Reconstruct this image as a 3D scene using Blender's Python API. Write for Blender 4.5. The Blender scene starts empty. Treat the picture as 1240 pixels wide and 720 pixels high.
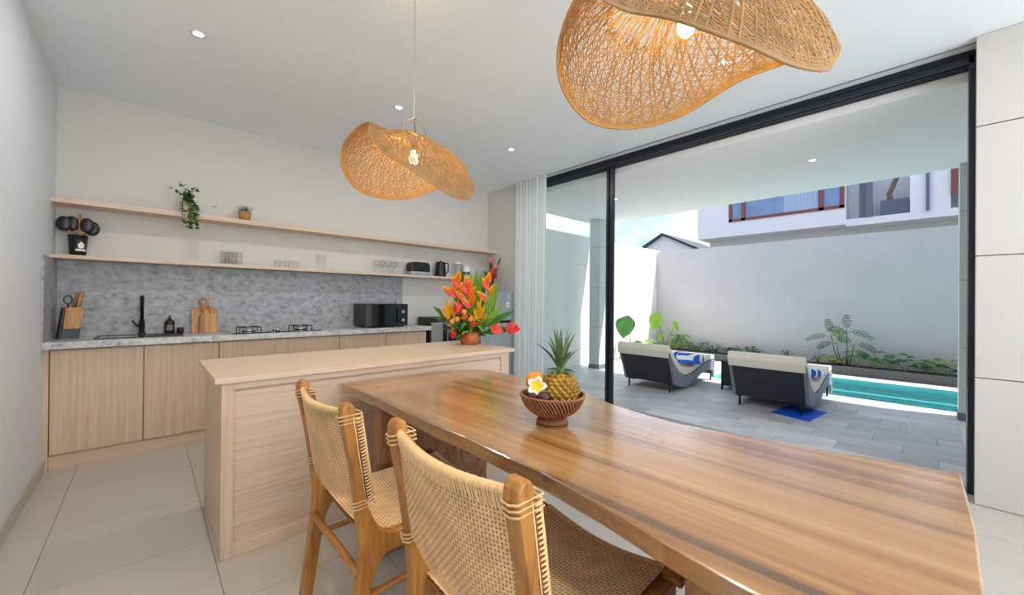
import bpy, math, random
from mathutils import Vector, Matrix
random.seed(7)
C = bpy.context.scene.collection
sc = bpy.context.scene
PI = math.pi
def srgb(r, g, b):
    f = lambda c: (c/255/12.92) if c/255 <= .04045 else ((c/255+.055)/1.055)**2.4
    return (f(r), f(g), f(b), 1)

# ------------------------------------------------------------------ camera
ya, pi_, ro = math.radians(46.929), math.radians(.193), math.radians(.506)
F = Vector((math.cos(ya)*math.cos(pi_), math.sin(ya)*math.cos(pi_), math.sin(pi_)))
R = Vector((math.sin(ya), -math.cos(ya), 0)); U = R.cross(F)
R, U = R*math.cos(ro)+U*math.sin(ro), U*math.cos(ro)-R*math.sin(ro)
cam = bpy.data.cameras.new('camera'); co = bpy.data.objects.new('camera', cam); C.objects.link(co)
co.matrix_world = Matrix((( R.x, U.x, -F.x, 0), (R.y, U.y, -F.y, 0), (R.z, U.z, -F.z, 1.25), (0, 0, 0, 1)))
cam.sensor_width = 36; cam.lens = 471.875/1240*36; cam.shift_y = 2.84/1240; cam.clip_start = .02
sc.camera = co

# ------------------------------------------------------------------ sky, sun, exposure
sc.view_settings.view_transform = 'Standard'; sc.view_settings.look = 'None'
sc.view_settings.gamma = 1; sc.view_settings.use_curve_mapping = False
sc.view_settings.exposure = 0.5
sc.cycles.use_denoising = True
sc.cycles.max_bounces = 10; sc.cycles.diffuse_bounces = 5; sc.cycles.transparent_max_bounces = 24
sc.cycles.caustics_reflective = False; sc.cycles.caustics_refractive = False
sc.cycles.sample_clamp_indirect = 6
w = bpy.data.worlds.new('sky'); sc.world = w; w.use_nodes = True
nt = w.node_tree; nt.nodes.clear()
o_ = nt.nodes.new('ShaderNodeOutputWorld'); bg = nt.nodes.new('ShaderNodeBackground')
tc = nt.nodes.new('ShaderNodeTexCoord'); no = nt.nodes.new('ShaderNodeTexNoise'); cr = nt.nodes.new('ShaderNodeValToRGB')
mp = nt.nodes.new('ShaderNodeMapping'); mp.inputs['Scale'].default_value = (1, 1, 2.2)
no.inputs['Scale'].default_value = 3.2; no.inputs['Detail'].default_value = 8; no.inputs['Roughness'].default_value = .55
cr.color_ramp.elements[0].position = .40; cr.color_ramp.elements[0].color = (.27, .38, .57, 1)
cr.color_ramp.elements[1].position = .62; cr.color_ramp.elements[1].color = (.66, .67, .69, 1)
nt.links.new(tc.outputs['Generated'], mp.inputs[0]); nt.links.new(mp.outputs[0], no.inputs['Vector'])
nt.links.new(no.outputs[0], cr.inputs[0]); nt.links.new(cr.outputs[0], bg.inputs[0]); nt.links.new(bg.outputs[0], o_.inputs[0])
bg.inputs[1].default_value = 1.75
def light(name, kind, loc, energy, color=(1, 1, 1), size=None, sizey=None, direction=None):
    l = bpy.data.lights.new(name, kind); l.energy = energy; l.color = color
    if kind == 'AREA':
        l.size = size
        if sizey: l.shape = 'RECTANGLE'; l.size_y = sizey
    ob = bpy.data.objects.new(name, l); C.objects.link(ob); ob.location = loc
    if direction: ob.rotation_euler = Vector(direction).to_track_quat('-Z', 'Y').to_euler()
    return ob
s = light('sun', 'SUN', (6, -5, 12), 6.5, (1, .97, .92), direction=(-.2, .6, -1)); s.data.angle = .01
light('rear_fill_light', 'AREA', (1.4, -3.35, 1.5), 125, (.88, .94, 1), 3.8, 2.3, (-0.05, 1, 1.35))  # added fill light behind the camera, tilted up to brighten the ceiling

# ------------------------------------------------------------------ mesh helper
class MB:
    def __init__(s): s.v = []; s.f = []
    def add(s, vs, fs):
        n = len(s.v); s.v += [tuple(p) for p in vs]; s.f += [tuple(i+n for i in f) for f in fs]; return s
    def box(s, x0, x1, y0, y1, z0, z1):
        return s.add([(x, y, z) for x in (x0, x1) for y in (y0, y1) for z in (z0, z1)],
                     [(0, 1, 3, 2), (4, 6, 7, 5), (0, 4, 5, 1), (2, 3, 7, 6), (0, 2, 6, 4), (1, 5, 7, 3)])
    def prism(s, poly, axis, a, b):
        n = len(poly)
        def P(p, t): return {'x': (t, p[0], p[1]), 'y': (p[0], t, p[1]), 'z': (p[0], p[1], t)}[axis]
        return s.add([P(p, a) for p in poly]+[P(p, b) for p in poly],
                     [tuple(range(n))[::-1], tuple(range(n, 2*n))]+[(i, (i+1) % n, n+(i+1) % n, n+i) for i in range(n)])
    def tube(s, path, r, seg=8, closed=False, cap=True, flat=1):
        path = [Vector(p) for p in path]; n = len(path); vs = []; prev = None
        for i, p in enumerate(path):
            a = path[(i-1) % n] if (closed or i > 0) else p
            b = path[(i+1) % n] if (closed or i < n-1) else p
            t = (b-a).normalized() if (b-a).length > 1e-9 else Vector((0, 0, 1))
            if prev is None:
                up = Vector((0, 0, 1)) if abs(t.z) < .9 else Vector((1, 0, 0)); u = t.cross(up).normalized()
            else: u = (prev-t*prev.dot(t)).normalized()
            prev = u; v = t.cross(u); rr = r[i] if isinstance(r, (list, tuple)) else r
            for k in range(seg):
                an = 2*PI*k/seg; vs.append(p+u*rr*math.cos(an)+v*rr*flat*math.sin(an))
        fs = []
        for i in range(n if closed else n-1):
            j = (i+1) % n
            for k in range(seg): fs.append((i*seg+k, i*seg+(k+1) % seg, j*seg+(k+1) % seg, j*seg+k))
        if cap and not closed: fs += [tuple(range(seg))[::-1], tuple(range((n-1)*seg, n*seg))]
        return s.add(vs, fs)
    def lathe(s, prof, c=(0, 0, 0), seg=24, axis=None, sy=1):
        vs = []; fs = []; n = len(prof)
        for k in range(seg):
            a = 2*PI*k/seg
            for r, z in prof: vs.append((c[0]+r*math.cos(a), c[1]+r*math.sin(a)*sy, c[2]+z))
        for k in range(seg):
            k2 = (k+1) % seg
            for i in range(n-1): fs.append((k*n+i, k2*n+i, k2*n+i+1, k*n+i+1))
        return s.add(vs, fs)
    def ball(s, c, r, seg=12, rings=8, sc_=(1, 1, 1)):
        prof = [(max(1e-4, math.sin(PI*i/rings)), -math.cos(PI*i/rings)) for i in range(rings+1)]
        vs = []; fs = []; n = rings+1
        for k in range(seg):
            a = 2*PI*k/seg
            for q, z in prof: vs.append((c[0]+r*q*math.cos(a)*sc_[0], c[1]+r*q*math.sin(a)*sc_[1], c[2]+r*z*sc_[2]))
        for k in range(seg):
            for i in range(n-1): fs.append((k*n+i, ((k+1) % seg)*n+i, ((k+1) % seg)*n+i+1, k*n+i+1))
        return s.add(vs, fs)
    def grid(s, fn, nu, nv):
        vs = [fn(i/nu, j/nv) for i in range(nu+1) for j in range(nv+1)]
        return s.add(vs, [(i*(nv+1)+j, (i+1)*(nv+1)+j, (i+1)*(nv+1)+j+1, i*(nv+1)+j+1) for i in range(nu) for j in range(nv)])
    def leaf(s, base, d, L, W, up=(0, 0, 1), droop=0., n=6, fold=.15, peak=.4, wave=0):
        base = Vector(base); d = Vector(d).normalized(); up = Vector(up); side = d.cross(up)
        side = side.normalized() if side.length > 1e-4 else Vector((1, 0, 0)); nn = side.cross(d)
        vs = []; p = base.copy(); cur = d.copy()
        for i in range(n+1):
            t = i/n
            wd = W*.5*(math.sin(PI*min(1, t/peak*.5)) if t < peak else math.cos(PI*.5*(t-peak)/(1-peak))**.8) if t < 1 else 0
            wd = max(wd, W*.02)
            q = p+nn*(-0)
            o = Vector((0, 0, wave*math.sin(t*9)))
            vs += [q-side*wd+nn*wd*fold*2+o, q, q+side*wd+nn*wd*fold*2-o]
            cur = (cur+Vector((0, 0, -droop/n))).normalized(); p = p+cur*(L/n)
        fs = []
        for i in range(n): fs += [(3*i, 3*i+1, 3*i+4, 3*i+3), (3*i+1, 3*i+2, 3*i+5, 3*i+4)]
        return s.add(vs, fs)
def obj(name, mb, mat, parent=None, smooth=False, bevel=0, loc=None, rot=None, solid=0):
    if isinstance(mb, MB):
        me = bpy.data.meshes.new(name); me.from_pydata(mb.v, [], mb.f); me.update()
        if smooth: me.shade_smooth() if hasattr(me, 'shade_smooth') else [setattr(p, 'use_smooth', True) for p in me.polygons]
    else: me = mb
    if mat and not me.materials: me.materials.append(mat)
    o = bpy.data.objects.new(name, me); C.objects.link(o)
    if parent: o.parent = parent
    if bevel:
        b = o.modifiers.new('b', 'BEVEL'); b.width = bevel; b.segments = 2; b.limit_method = 'ANGLE'; b.angle_limit = .6
    if solid:
        b = o.modifiers.new('s', 'SOLIDIFY'); b.thickness = solid; b.offset = 0
    if loc: o.location = loc
    if rot: o.rotation_euler = rot
    return o
def tag(o, label, cat, group=None):
    o['label'] = label; o['category'] = cat
    if group: o['group'] = group
    return o
def thing(name, label, cat, loc=(0, 0, 0), rotz=0, group=None):
    o = bpy.data.objects.new(name, None); C.objects.link(o); o.location = loc; o.rotation_euler = (0, 0, rotz); o.empty_display_size = .05
    return tag(o, label, cat, group)
def struct(name, mb, mat, label=None, parent=None, **k):
    o = obj(name, mb, mat, parent, **k)
    if not parent:
        o['kind'] = 'structure'
        if label: o['label'] = label
    return o
def dup(root, loc, rotz=0, label=None, group=None):
    r = root.copy(); C.objects.link(r); r.location = loc; r.rotation_euler = (0, 0, rotz)
    if label: r['label'] = label
    if group: r['group'] = group
    for ch in list(root.children):
        c = ch.copy(); C.objects.link(c); c.parent = r
        for g in list(ch.children):
            d = g.copy(); C.objects.link(d); d.parent = c
    return r

# ------------------------------------------------------------------ materials
def mat(name, col, rough=.5, metal=0, spec=.5, emis=None, es=0, coat=0, bump=0, bscale=50, var=0, vscale=5, rand=0, sub=0, trans=0):
    m = bpy.data.materials.new(name); m.use_nodes = True; n = m.node_tree; b = n.nodes['Principled BSDF']
    b.inputs['Base Color'].default_value = col; b.inputs['Roughness'].default_value = rough; b.inputs['Metallic'].default_value = metal
    b.inputs['Specular IOR Level'].default_value = spec; b.inputs['Coat Weight'].default_value = coat
    if emis: b.inputs['Emission Color'].default_value = emis; b.inputs['Emission Strength'].default_value = es
    t = n.nodes.new('ShaderNodeTexCoord')
    if var or rand:
        hs = n.nodes.new('ShaderNodeMixRGB'); hs.blend_type = 'MULTIPLY'; hs.inputs[0].default_value = 1; hs.inputs[1].default_value = col
        mr = n.nodes.new('ShaderNodeMapRange'); nz = n.nodes.new('ShaderNodeTexNoise'); nz.inputs['Scale'].default_value = vscale; nz.inputs['Detail'].default_value = 6
        n.links.new(t.outputs['Object'], nz.inputs['Vector']); n.links.new(nz.outputs[0], mr.inputs[0])
        mr.inputs[1].default_value = .3; mr.inputs[2].default_value = .7; mr.inputs[3].default_value = 1-var; mr.inputs[4].default_value = 1+var*.4
        if rand:
            oi = n.nodes.new('ShaderNodeObjectInfo'); m2 = n.nodes.new('ShaderNodeMapRange'); m2.inputs[3].default_value = 1-rand; m2.inputs[4].default_value = 1
            n.links.new(oi.outputs['Random'], m2.inputs[0]); mu = n.nodes.new('ShaderNodeMath'); mu.operation = 'MULTIPLY'
            n.links.new(mr.outputs[0], mu.inputs[0]); n.links.new(m2.outputs[0], mu.inputs[1]); n.links.new(mu.outputs[0], hs.inputs[2])
        else: n.links.new(mr.outputs[0], hs.inputs[2])
        n.links.new(hs.outputs[0], b.inputs['Base Color'])
    if bump:
        nz2 = n.nodes.new('ShaderNodeTexNoise'); nz2.inputs['Scale'].default_value = bscale; nz2.inputs['Detail'].default_value = 4
        bm = n.nodes.new('ShaderNodeBump'); bm.inputs['Strength'].default_value = bump; bm.inputs['Distance'].default_value = .01
        n.links.new(t.outputs['Object'], nz2.inputs['Vector']); n.links.new(nz2.outputs[0], bm.inputs['Height']); n.links.new(bm.outputs[0], b.inputs['Normal'])
    if trans:
        out = n.nodes['Material Output']; tr = n.nodes.new('ShaderNodeBsdfTranslucent'); tr.inputs[0].default_value = col
        mx = n.nodes.new('ShaderNodeMixShader'); mx.inputs[0].default_value = trans
        n.links.new(b.outputs[0], mx.inputs[1]); n.links.new(tr.outputs[0], mx.inputs[2]); n.links.new(mx.outputs[0], out.inputs[0])
        if (var or rand): n.links.new(hs.outputs[0], tr.inputs[0])
    return m
def wood(name, cols, scale=(1, 1, 1), rough=.4, coat=0, nscale=4, dist=1.5, detail=6, spec=.5, bump=.05, pos=None):
    m = bpy.data.materials.new(name); m.use_nodes = True; n = m.node_tree; b = n.nodes['Principled BSDF']
    t = n.nodes.new('ShaderNodeTexCoord'); mp = n.nodes.new('ShaderNodeMapping'); mp.inputs['Scale'].default_value = scale
    nz = n.nodes.new('ShaderNodeTexNoise'); nz.inputs['Scale'].default_value = nscale; nz.inputs['Detail'].default_value = detail
    nz.inputs['Distortion'].default_value = dist; nz.inputs['Roughness'].default_value = .6
    cr = n.nodes.new('ShaderNodeValToRGB'); e = cr.color_ramp.elements
    k = len(cols)
    for i, c in enumerate(cols):
        p = pos[i] if pos else .25+.5*i/(k-1)
        if i == 0: e[0].position = p; e[0].color = c
        elif i == k-1: e[-1].position = p; e[-1].color = c
        else: q = e.new(p); q.color = c
    n.links.new(t.outputs['Object'], mp.inputs[0]); n.links.new(mp.outputs[0], nz.inputs['Vector']); n.links.new(nz.outputs[0], cr.inputs[0])
    n.links.new(cr.outputs[0], b.inputs['Base Color']); b.inputs['Roughness'].default_value = rough; b.inputs['Coat Weight'].default_value = coat
    b.inputs['Coat Roughness'].default_value = .2; b.inputs['Specular IOR Level'].default_value = spec
    if bump:
        bm = n.nodes.new('ShaderNodeBump'); bm.inputs['Strength'].default_value = bump; bm.inputs['Distance'].default_value = .004
        n.links.new(nz.outputs[0], bm.inputs['Height']); n.links.new(bm.outputs[0], b.inputs['Normal'])
    return m
def glassmat(name, tint=(.93, .96, .95, 1), refl=.08, rough=.0):
    m = bpy.data.materials.new(name); m.use_nodes = True; n = m.node_tree; n.nodes.clear()
    out = n.nodes.new('ShaderNodeOutputMaterial'); mx = n.nodes.new('ShaderNodeMixShader'); tr = n.nodes.new('ShaderNodeBsdfTransparent'); gl = n.nodes.new('ShaderNodeBsdfGlossy')
    tr.inputs[0].default_value = tint; gl.inputs['Roughness'].default_value = rough
    fr = n.nodes.new('ShaderNodeLayerWeight'); fr.inputs[0].default_value = .5
    mr = n.nodes.new('ShaderNodeMapRange'); pw = n.nodes.new('ShaderNodeMath'); pw.operation = 'POWER'; pw.inputs[1].default_value = 3.5; mr.inputs[3].default_value = refl*.4; mr.inputs[4].default_value = min(.9, refl*7)
    n.links.new(fr.outputs['Facing'], pw.inputs[0]); n.links.new(pw.outputs[0], mr.inputs[0]); n.links.new(mr.outputs[0], mx.inputs[0])
    n.links.new(tr.outputs[0], mx.inputs[1]); n.links.new(gl.outputs[0], mx.inputs[2]); n.links.new(mx.outputs[0], out.inputs[0])
    return m
WHITE = mat('white_paint', srgb(218, 224, 229), .7, bump=.02, bscale=200)  # cool tint of the daylight put into the wall colour
WALLK = mat('warm_white_paint', srgb(214, 211, 205), .75, bump=.03, bscale=150)
CEIL = mat('ceiling_paint', srgb(240, 246, 250), .8)  # bluish daylight tint put into the ceiling colour
PANEL = mat('pillar_panel_paint', srgb(198, 194, 188), .65, var=.03, vscale=2)
SEAM = mat('panel_seam_grey', srgb(176, 172, 166), .8)
TILE = mat('beige_porcelain', srgb(196, 189, 181), .28, var=.06, vscale=1.3, rand=.03)
GROUT = mat('floor_grout', srgb(176, 169, 160), .8)
BASE = mat('baseboard_grey', srgb(186, 181, 174), .4, var=.05)
LAM = wood('pale_oak_laminate_vertical', [srgb(196, 166, 138), srgb(212, 184, 158), srgb(224, 199, 174)], (40, 40, 1.2), .45, nscale=1.4, dist=.4, bump=.02)
LAMH = wood('pale_oak_laminate_horizontal', [srgb(196, 167, 145), srgb(212, 186, 165), srgb(224, 201, 181)], (1.0, 1, 40), .45, nscale=1.4, dist=.4, bump=.02)
LAMX = wood('pale_oak_laminate_long', [srgb(203, 176, 152), srgb(214, 189, 166), srgb(224, 201, 180)], (1.0, 40, 40), .42, nscale=1.4, dist=.3, bump=.02)
STONE = wood('grey_speckled_stone', [srgb(88, 84, 78), srgb(140, 139, 138), srgb(164, 166, 170), srgb(178, 180, 184), srgb(202, 196, 188)], (1, 1, 1.3), .5, nscale=16, dist=.1, detail=15, pos=[.30, .38, .5, .6, .72], bump=.02)
for _n in STONE.node_tree.nodes:
    if _n.type == 'TEX_NOISE': _n.inputs['Roughness'].default_value = .72
COUNTER = wood('pale_speckled_stone', [srgb(110, 108, 106), srgb(176, 174, 172), srgb(196, 195, 194), srgb(212, 210, 208)], (1, 1, 1), .3, nscale=30, dist=.4, detail=10, pos=[.3, .40, .52, .7])
BLACK = mat('black_metal', srgb(24, 25, 28), .35, metal=.3)
FRAME = mat('charcoal_aluminium', srgb(30, 38, 48), .35, metal=.2)
BLKP = mat('black_plastic', srgb(22, 23, 26), .35)
BLKG = mat('black_glass', srgb(12, 13, 18), .06, coat=1)
STEEL = mat('brushed_steel', srgb(176, 182, 186), .42, metal=.55)
CHROME = mat('chrome', srgb(220, 220, 222), .12, metal=1)
GLASS = glassmat('door_glass', (.93, .975, .97, 1), .07)
TEAK = wood('teak', [srgb(126, 76, 26), srgb(174, 114, 50), srgb(196, 138, 70)], (14, 14, 1.5), .4, nscale=2.2, dist=1.2, bump=.05)
TEAKH = wood('teak_rail', [srgb(126, 76, 26), srgb(174, 114, 50), srgb(196, 138, 70)], (2, 2, 14), .4, nscale=2.2, dist=1.2, bump=.05)
KWOOD = wood('honey_wood', [srgb(150, 98, 52), srgb(186, 132, 80), srgb(212, 164, 110)], (10, 10, 1.5), .5, nscale=3, dist=1.5)
RATTAN = mat('rattan', srgb(244, 196, 144), .5, var=.22, vscale=14, bump=.15, bscale=250)
RATTAN2 = mat('rattan_wrap', srgb(240, 198, 142), .5, var=.12, vscale=30)
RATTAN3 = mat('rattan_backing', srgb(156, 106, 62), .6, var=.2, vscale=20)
SEATR = mat('rattan_seat_cord', srgb(246, 206, 156), .55, var=.2, vscale=16)
LAMPR = mat('lamp_rattan', srgb(196, 152, 100), .5, var=.22, vscale=18, trans=.3)
LEAFG = mat('green_leaf', srgb(62, 122, 48), .45, var=.3, vscale=8, trans=.25)
LEAFD = mat('dark_green_leaf', srgb(40, 84, 40), .5, var=.3, vscale=8, trans=.15)
LEAFL = mat('lime_leaf', srgb(130, 180, 52), .5, var=.2, vscale=8, trans=.35)
POTW = mat('white_ceramic', srgb(222, 220, 214), .4)
SILVERP = mat('silver_plastic', srgb(150, 152, 156), .4, metal=.3)
WHITEP = mat('white_plastic', srgb(235, 236, 238), .4)
RED = mat('red_bloom', srgb(214, 30, 44), .35, trans=.15); CORAL = mat('coral_bloom', srgb(236, 78, 66), .35, trans=.2)
PINK = mat('pink_bloom', srgb(240, 130, 150), .4, trans=.2); ORANGE = mat('orange_bloom', srgb(248, 100, 30), .4, trans=.2)
YEL = mat('yellow_bloom', srgb(238, 178, 20), .45, var=.15, vscale=20, trans=.3); PEACH = mat('peach_bloom', srgb(240, 150, 80), .5)
MAROON = mat('maroon_leaf', srgb(70, 36, 34), .5, trans=.1)

# ------------------------------------------------------------------ room shell
XL, YK, ZC, XR = -.54, 4.75, 2.947, 3.9
YB = -3.5
fl = struct('floor', MB().box(XL-.2, 4.12, YB-.2, YK+.2, -.2, -.010), GROUT, 'pale beige porcelain tiled floor of the dining room and kitchen')
tw, th = .617, .605
tm = {}
for i in range(-1, 8):
    x0 = -.37+tw*i; x1 = x0+tw
    x0 = max(x0, XL); x1 = min(x1, 4.0)
    if x1-x0 < .03: continue
    for j in range(-6, 8):
        y0 = .742+th*(j-1); y1 = min(y0+th, YK)
        if y0 < -1.9: continue
        if y1-y0 < .03: continue
        key = (round(x1-x0, 3), round(y1-y0, 3))
        g = .0012
        if key not in tm:
            tm[key] = bpy.data.meshes.new('tile'); b = MB().box(g, key[0]-g, g, key[1]-g, -.012, 0); tm[key].from_pydata(b.v, [], b.f); tm[key].materials.append(TILE)
        obj('tile', tm[key], None, fl, loc=(x0, y0, 0))
struct('wall_left', MB().box(XL-.15, XL, YB, YK+.15, 0, ZC), WHITE, 'smooth white side wall beside the kitchen')
wb = struct('wall_back', MB().box(XL, 4.12, YK, YK+.15, 0, ZC), WALLK, 'warm white kitchen wall behind the shelves')
struct('wall_right', MB().box(XR, 4.12, 4.10, YK, 0, ZC), WALLK, 'warm white return wall in the kitchen corner beside the curtain')
struct('ceiling', MB().box(XL-.15, 4.14, YB-.15, YK+.15, ZC, ZC+.25), CEIL, 'flat white ceiling with small recessed lamps')
struct('baseboard_left', MB().box(XL, XL+.014, YB, 4.30, 0, .09), BASE, 'grey stone skirting along the white side wall')
# panelled pillar wall to the right of the opening
pw = struct('wall_pillar', MB().box(3.83, 4.12, YB, -.215, 0, ZC), SEAM, 'broad off-white panelled wall right of the sliding door')
zs = [0, .795, 1.559, 2.373, ZC]
for a, b in zip(zs[:-1], zs[1:]):
    obj('panel', MB().box(3.806, 3.842, YB, -.2, a+.003, b-.003), PANEL, pw, bevel=.003)
# rear of the room, behind the camera: a wall with a wide opening added for the fill light
struct('wall_rear', MB().box(XL, XL+.35, YB-.15, YB, 0, ZC).box(3.4, 4.12, YB-.15, YB, 0, ZC).box(XL+.35, 3.4, YB-.15, YB, 2.75, ZC).box(XL+.35, 3.4, YB-.15, YB, 0, .25), WHITE)
struct('trim_1', MB().box(3.885, 3.902, -.2, 4.10, ZC-.006, ZC-.0005), mat('grey_shadow_line', srgb(140, 142, 146), .6), 'thin grey bead on the ceiling along the sliding door')

# sliding door frame and glass
dr = struct('door_1', MB().box(3.985, 4.12, -.2, 4.10, 2.905, 2.946), FRAME, 'wide charcoal framed sliding glass door standing open to the patio')
for k, x in enumerate((3.985, 4.02, 4.055, 4.09)):
    obj('track_rail', MB().box(x, x+.016, -.2, 4.10, 2.856 if k != 0 else 2.862, 2.91), FRAME, dr)
obj('jamb', MB().box(3.985, 4.12, -.212, -.178, 0, 2.91), FRAME, dr)
obj('bottom_track', MB().box(3.99, 4.12, -.178, 4.10, -.01, .003), mat('threshold_grey', srgb(150, 154, 160), .4, metal=.3), dr)
for (y0, y1, x) in ((2.555, 2.60, 4.035), (2.60, 2.625, 4.075), (2.63, 2.665, 4.055)):
    obj('stile', MB().box(x-.02, x+.02, y0, y1, .018, 2.87), FRAME, dr, bevel=.003)
obj('door_pane', MB().box(4.052, 4.058, 2.66, 4.10, .03, 2.86), GLASS, dr)
obj('bottom_rail', MB().box(4.035, 4.075, 2.66, 4.10, .018, .06), FRAME, dr)

# ------------------------------------------------------------------ patio
PST = wood('grey_patio_stone', [srgb(180, 181, 187), srgb(202, 203, 208), srgb(220, 220, 223)], (3, .8, 1), .5, nscale=2.5, dist=.6)
nt = PST.node_tree; cr = [n for n in nt.nodes if n.type == 'VALTORGB'][0]; bb = nt.nodes['Principled BSDF']
oi = nt.nodes.new('ShaderNodeObjectInfo'); mr = nt.nodes.new('ShaderNodeMapRange'); mr.inputs[3].default_value = .78; mr.inputs[4].default_value = 1.12
mm = nt.nodes.new('ShaderNodeMixRGB'); mm.blend_type = 'MULTIPLY'; mm.inputs[0].default_value = 1
nt.links.new(oi.outputs['Random'], mr.inputs[0]); nt.links.new(cr.outputs[0], mm.inputs[1]); nt.links.new(mr.outputs[0], mm.inputs[2]); nt.links.new(mm.outputs[0], bb.inputs['Base Color'])
PGR = mat('pale_patio_joint', srgb(206, 210, 214), .8)
LIMES = mat('white_coping_stone', srgb(214, 212, 206), .6, var=.06, vscale=4)
gr = struct('ground', MB().box(-30, 60, -40, 60, -.9, -.6), mat('earth', srgb(120, 112, 98), .9, var=.2), 'bare ground around the villas')
pt = struct('floor_patio', MB().box(4.12, 6.62, -.215, 4.70, -.2, -.010), PGR, 'grey stone paved patio floor beside the pool')
tw2, tl2 = .25, .62; pm = {}
for i in range(10):
    x0 = 4.12+tw2*i
    off = (i % 3)*tl2/3
    for j in range(-1, 9):
        y0 = -.215+tl2*j+off-.05; y1 = y0+tl2; y0 = max(y0, -.215); y1 = min(y1, 4.70)
        if y1-y0 < .03: continue
        key = round(y1-y0, 3)
        if key not in pm:
            pm[key] = bpy.data.meshes.new('paving_slab'); b = MB().box(.0015, tw2-.0015, .002, key-.002, -.012, 0); pm[key].from_pydata(b.v, [], b.f); pm[key].materials.append(PST)
        obj('paving_slab', pm[key], None, pt, loc=(x0, y0, 0))
cp = struct('floor_coping', MB().box(6.62, 6.90, -6, 4.70, -.2, 0.0).box(8.60, 9.0, -6, 4.70, -1, .0).box(6.62, 9.0, 2.55, 4.70, -.2, -.004), LIMES, 'white stone coping around the pool')
struct('floor_walkway', MB().box(4.12, 6.62, -6, -.215, -.2, 0.0), LIMES, 'plain white walkway at the side of the patio')
struct('pool_basin', MB().box(6.85, 8.60, -6, 2.6, -.75, -.38).box(6.88, 6.905, -6, 2.6, -.75, -.002).box(8.57, 8.60, -6, 2.6, -.75, -.002).box(7.70, 7.84, -6, 2.55, -.6, -.07).box(6.85, 8.60, 2.53, 2.548, -.75, -.002), mat('teal_pool_tile', srgb(130, 204, 206), .4, var=.12, vscale=6), 'teal tiled pool basin with a ledge under the water')
WAT = glassmat('pool_water', (.58, .84, .86, 1), .10, .02)
wa = struct('pool_water', MB().grid(lambda s, t: (6.906+1.66*s, -6+8.525*t, -.045+.003*math.sin(40*s+9*t)*math.sin(60*t)), 30, 80), WAT, 'clear teal water filling the long narrow pool', smooth=True)
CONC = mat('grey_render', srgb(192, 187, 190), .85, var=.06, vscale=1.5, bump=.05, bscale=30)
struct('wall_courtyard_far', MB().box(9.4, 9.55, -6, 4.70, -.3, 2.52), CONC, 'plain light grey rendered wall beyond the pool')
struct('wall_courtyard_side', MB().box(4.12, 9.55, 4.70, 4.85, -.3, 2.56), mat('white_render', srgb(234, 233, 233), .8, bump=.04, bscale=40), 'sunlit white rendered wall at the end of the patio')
struct('planter_kerb', MB().box(9.0, 9.06, -6, 4.70, -.1, .15), mat('dark_grey_render', srgb(96, 94, 96), .85, var=.1), 'low dark grey kerb of the planting bed')
tagsoil = struct('planter_soil', MB().box(9.06, 9.4, -6, 4.70, -.2, .14), mat('soil', srgb(70, 58, 50), .95, var=.3, vscale=10), 'dark soil of the narrow planting bed')
SOFF = mat('soffit_paint', srgb(246, 244, 243), .75)
ZP = 2.79
struct('ceiling_patio', MB().box(4.12, 6.63, -6, 4.57, ZP, 3.15), SOFF, 'flat white patio ceiling over the paving')
struct('sun_blocker_slab', MB().box(3.9, 7.7, -9, 0, 5.9, 6.0), SOFF)  # unseen slab, added to keep the sun off the near paving
COLM = mat('column_panel', srgb(206, 214, 212), .6)
def column(x0, x1, y0, y1):
    c = thing('patio_column', '', 'column', (x0, y0, 0))
    w_, d_ = x1-x0, y1-y0
    obj('core', MB().box(.006, w_-.006, .006, d_-.006, 0, ZP), SEAM, c)
    for a, b in zip([.08, .787, 1.52, 2.27], [.787, 1.52, 2.27, ZP]):
        obj('panel', MB().box(0, w_, 0, d_, a+.004, b-.004), COLM, c, bevel=.003)
    obj('plinth', MB().box(-.006, w_+.006, -.006, d_+.006, 0, .076), mat('column_plinth', srgb(110, 112, 118), .6), c)
    return c
c = column(6.12, 6.37, 4.17, 4.40); c['label'] = 'white panelled square column seen through the closed glass pane'
c = column(6.45, 6.70, -.46, -.225); c['label'] = 'white panelled square column at the pool beside the dark door jamb'
struct('wall_courtyard_end', MB().box(4.12, 9.55, -6.15, -6, -.3, 2.52), CONC)  # unseen end wall, put in to bound the light

# neighbouring villa beyond the far wall
BW = mat('villa_white', srgb(222, 224, 232), .8); BR = mat('villa_brown_frame', srgb(120, 66, 56), .5)
nb = thing('neighbouring_villa', 'white two-storey villa with brown framed windows beyond the grey wall', 'building', (12, 0, 0))
obj('wall', MB().box(0, 3, 1.34, 4.73, 3.13, 6.2).box(0, 3, -9, 1.34, 3.08, 3.24).box(0, 3, -9, -.75, 3.24, 6.2).box(0, .12, -.30, .285, 3.24, 6.2).box(.55, 3, -.9, 1.4, 3.24, 6.2).box(0, .3, -.75, 1.34, 5.4, 6.2), BW, nb)
obj('lower_storey', MB().box(.6, 3, -9, 4.6, 0, 3.13), mat('villa_lower', srgb(204, 210, 210), .8), nb)
def bwin(y0, y1, z0, z1, mull):
    f = MB(); t = .085
    f.box(-.03, .03, y0, y0+t, z0, z1).box(-.03, .03, y1-t, y1, z0, z1).box(-.03, .03, y0, y1, z0, z0+t*.8).box(-.03, .03, y0, y1, z1-t, z1)
    for m_ in mull: f.box(-.03, .03, m_, m_+t*1.2, z0, z1)
    fo = obj('window', f, BR, nb)
    obj('pane', MB().box(-.012, -.006, y0+t, y1-t, z0+.06, z1-t), BLUEG, fo)
    cu = MB().grid(lambda s, q: (-.014-.004*math.sin(s*150), y0+t+(y1-y0-2*t)*(.18+.3*s), z0+.07+(z1-z0-.16)*q), 90, 1)
    obj('curtain', cu, mat('net_curtain', srgb(176, 190, 214), .9), fo)
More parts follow.
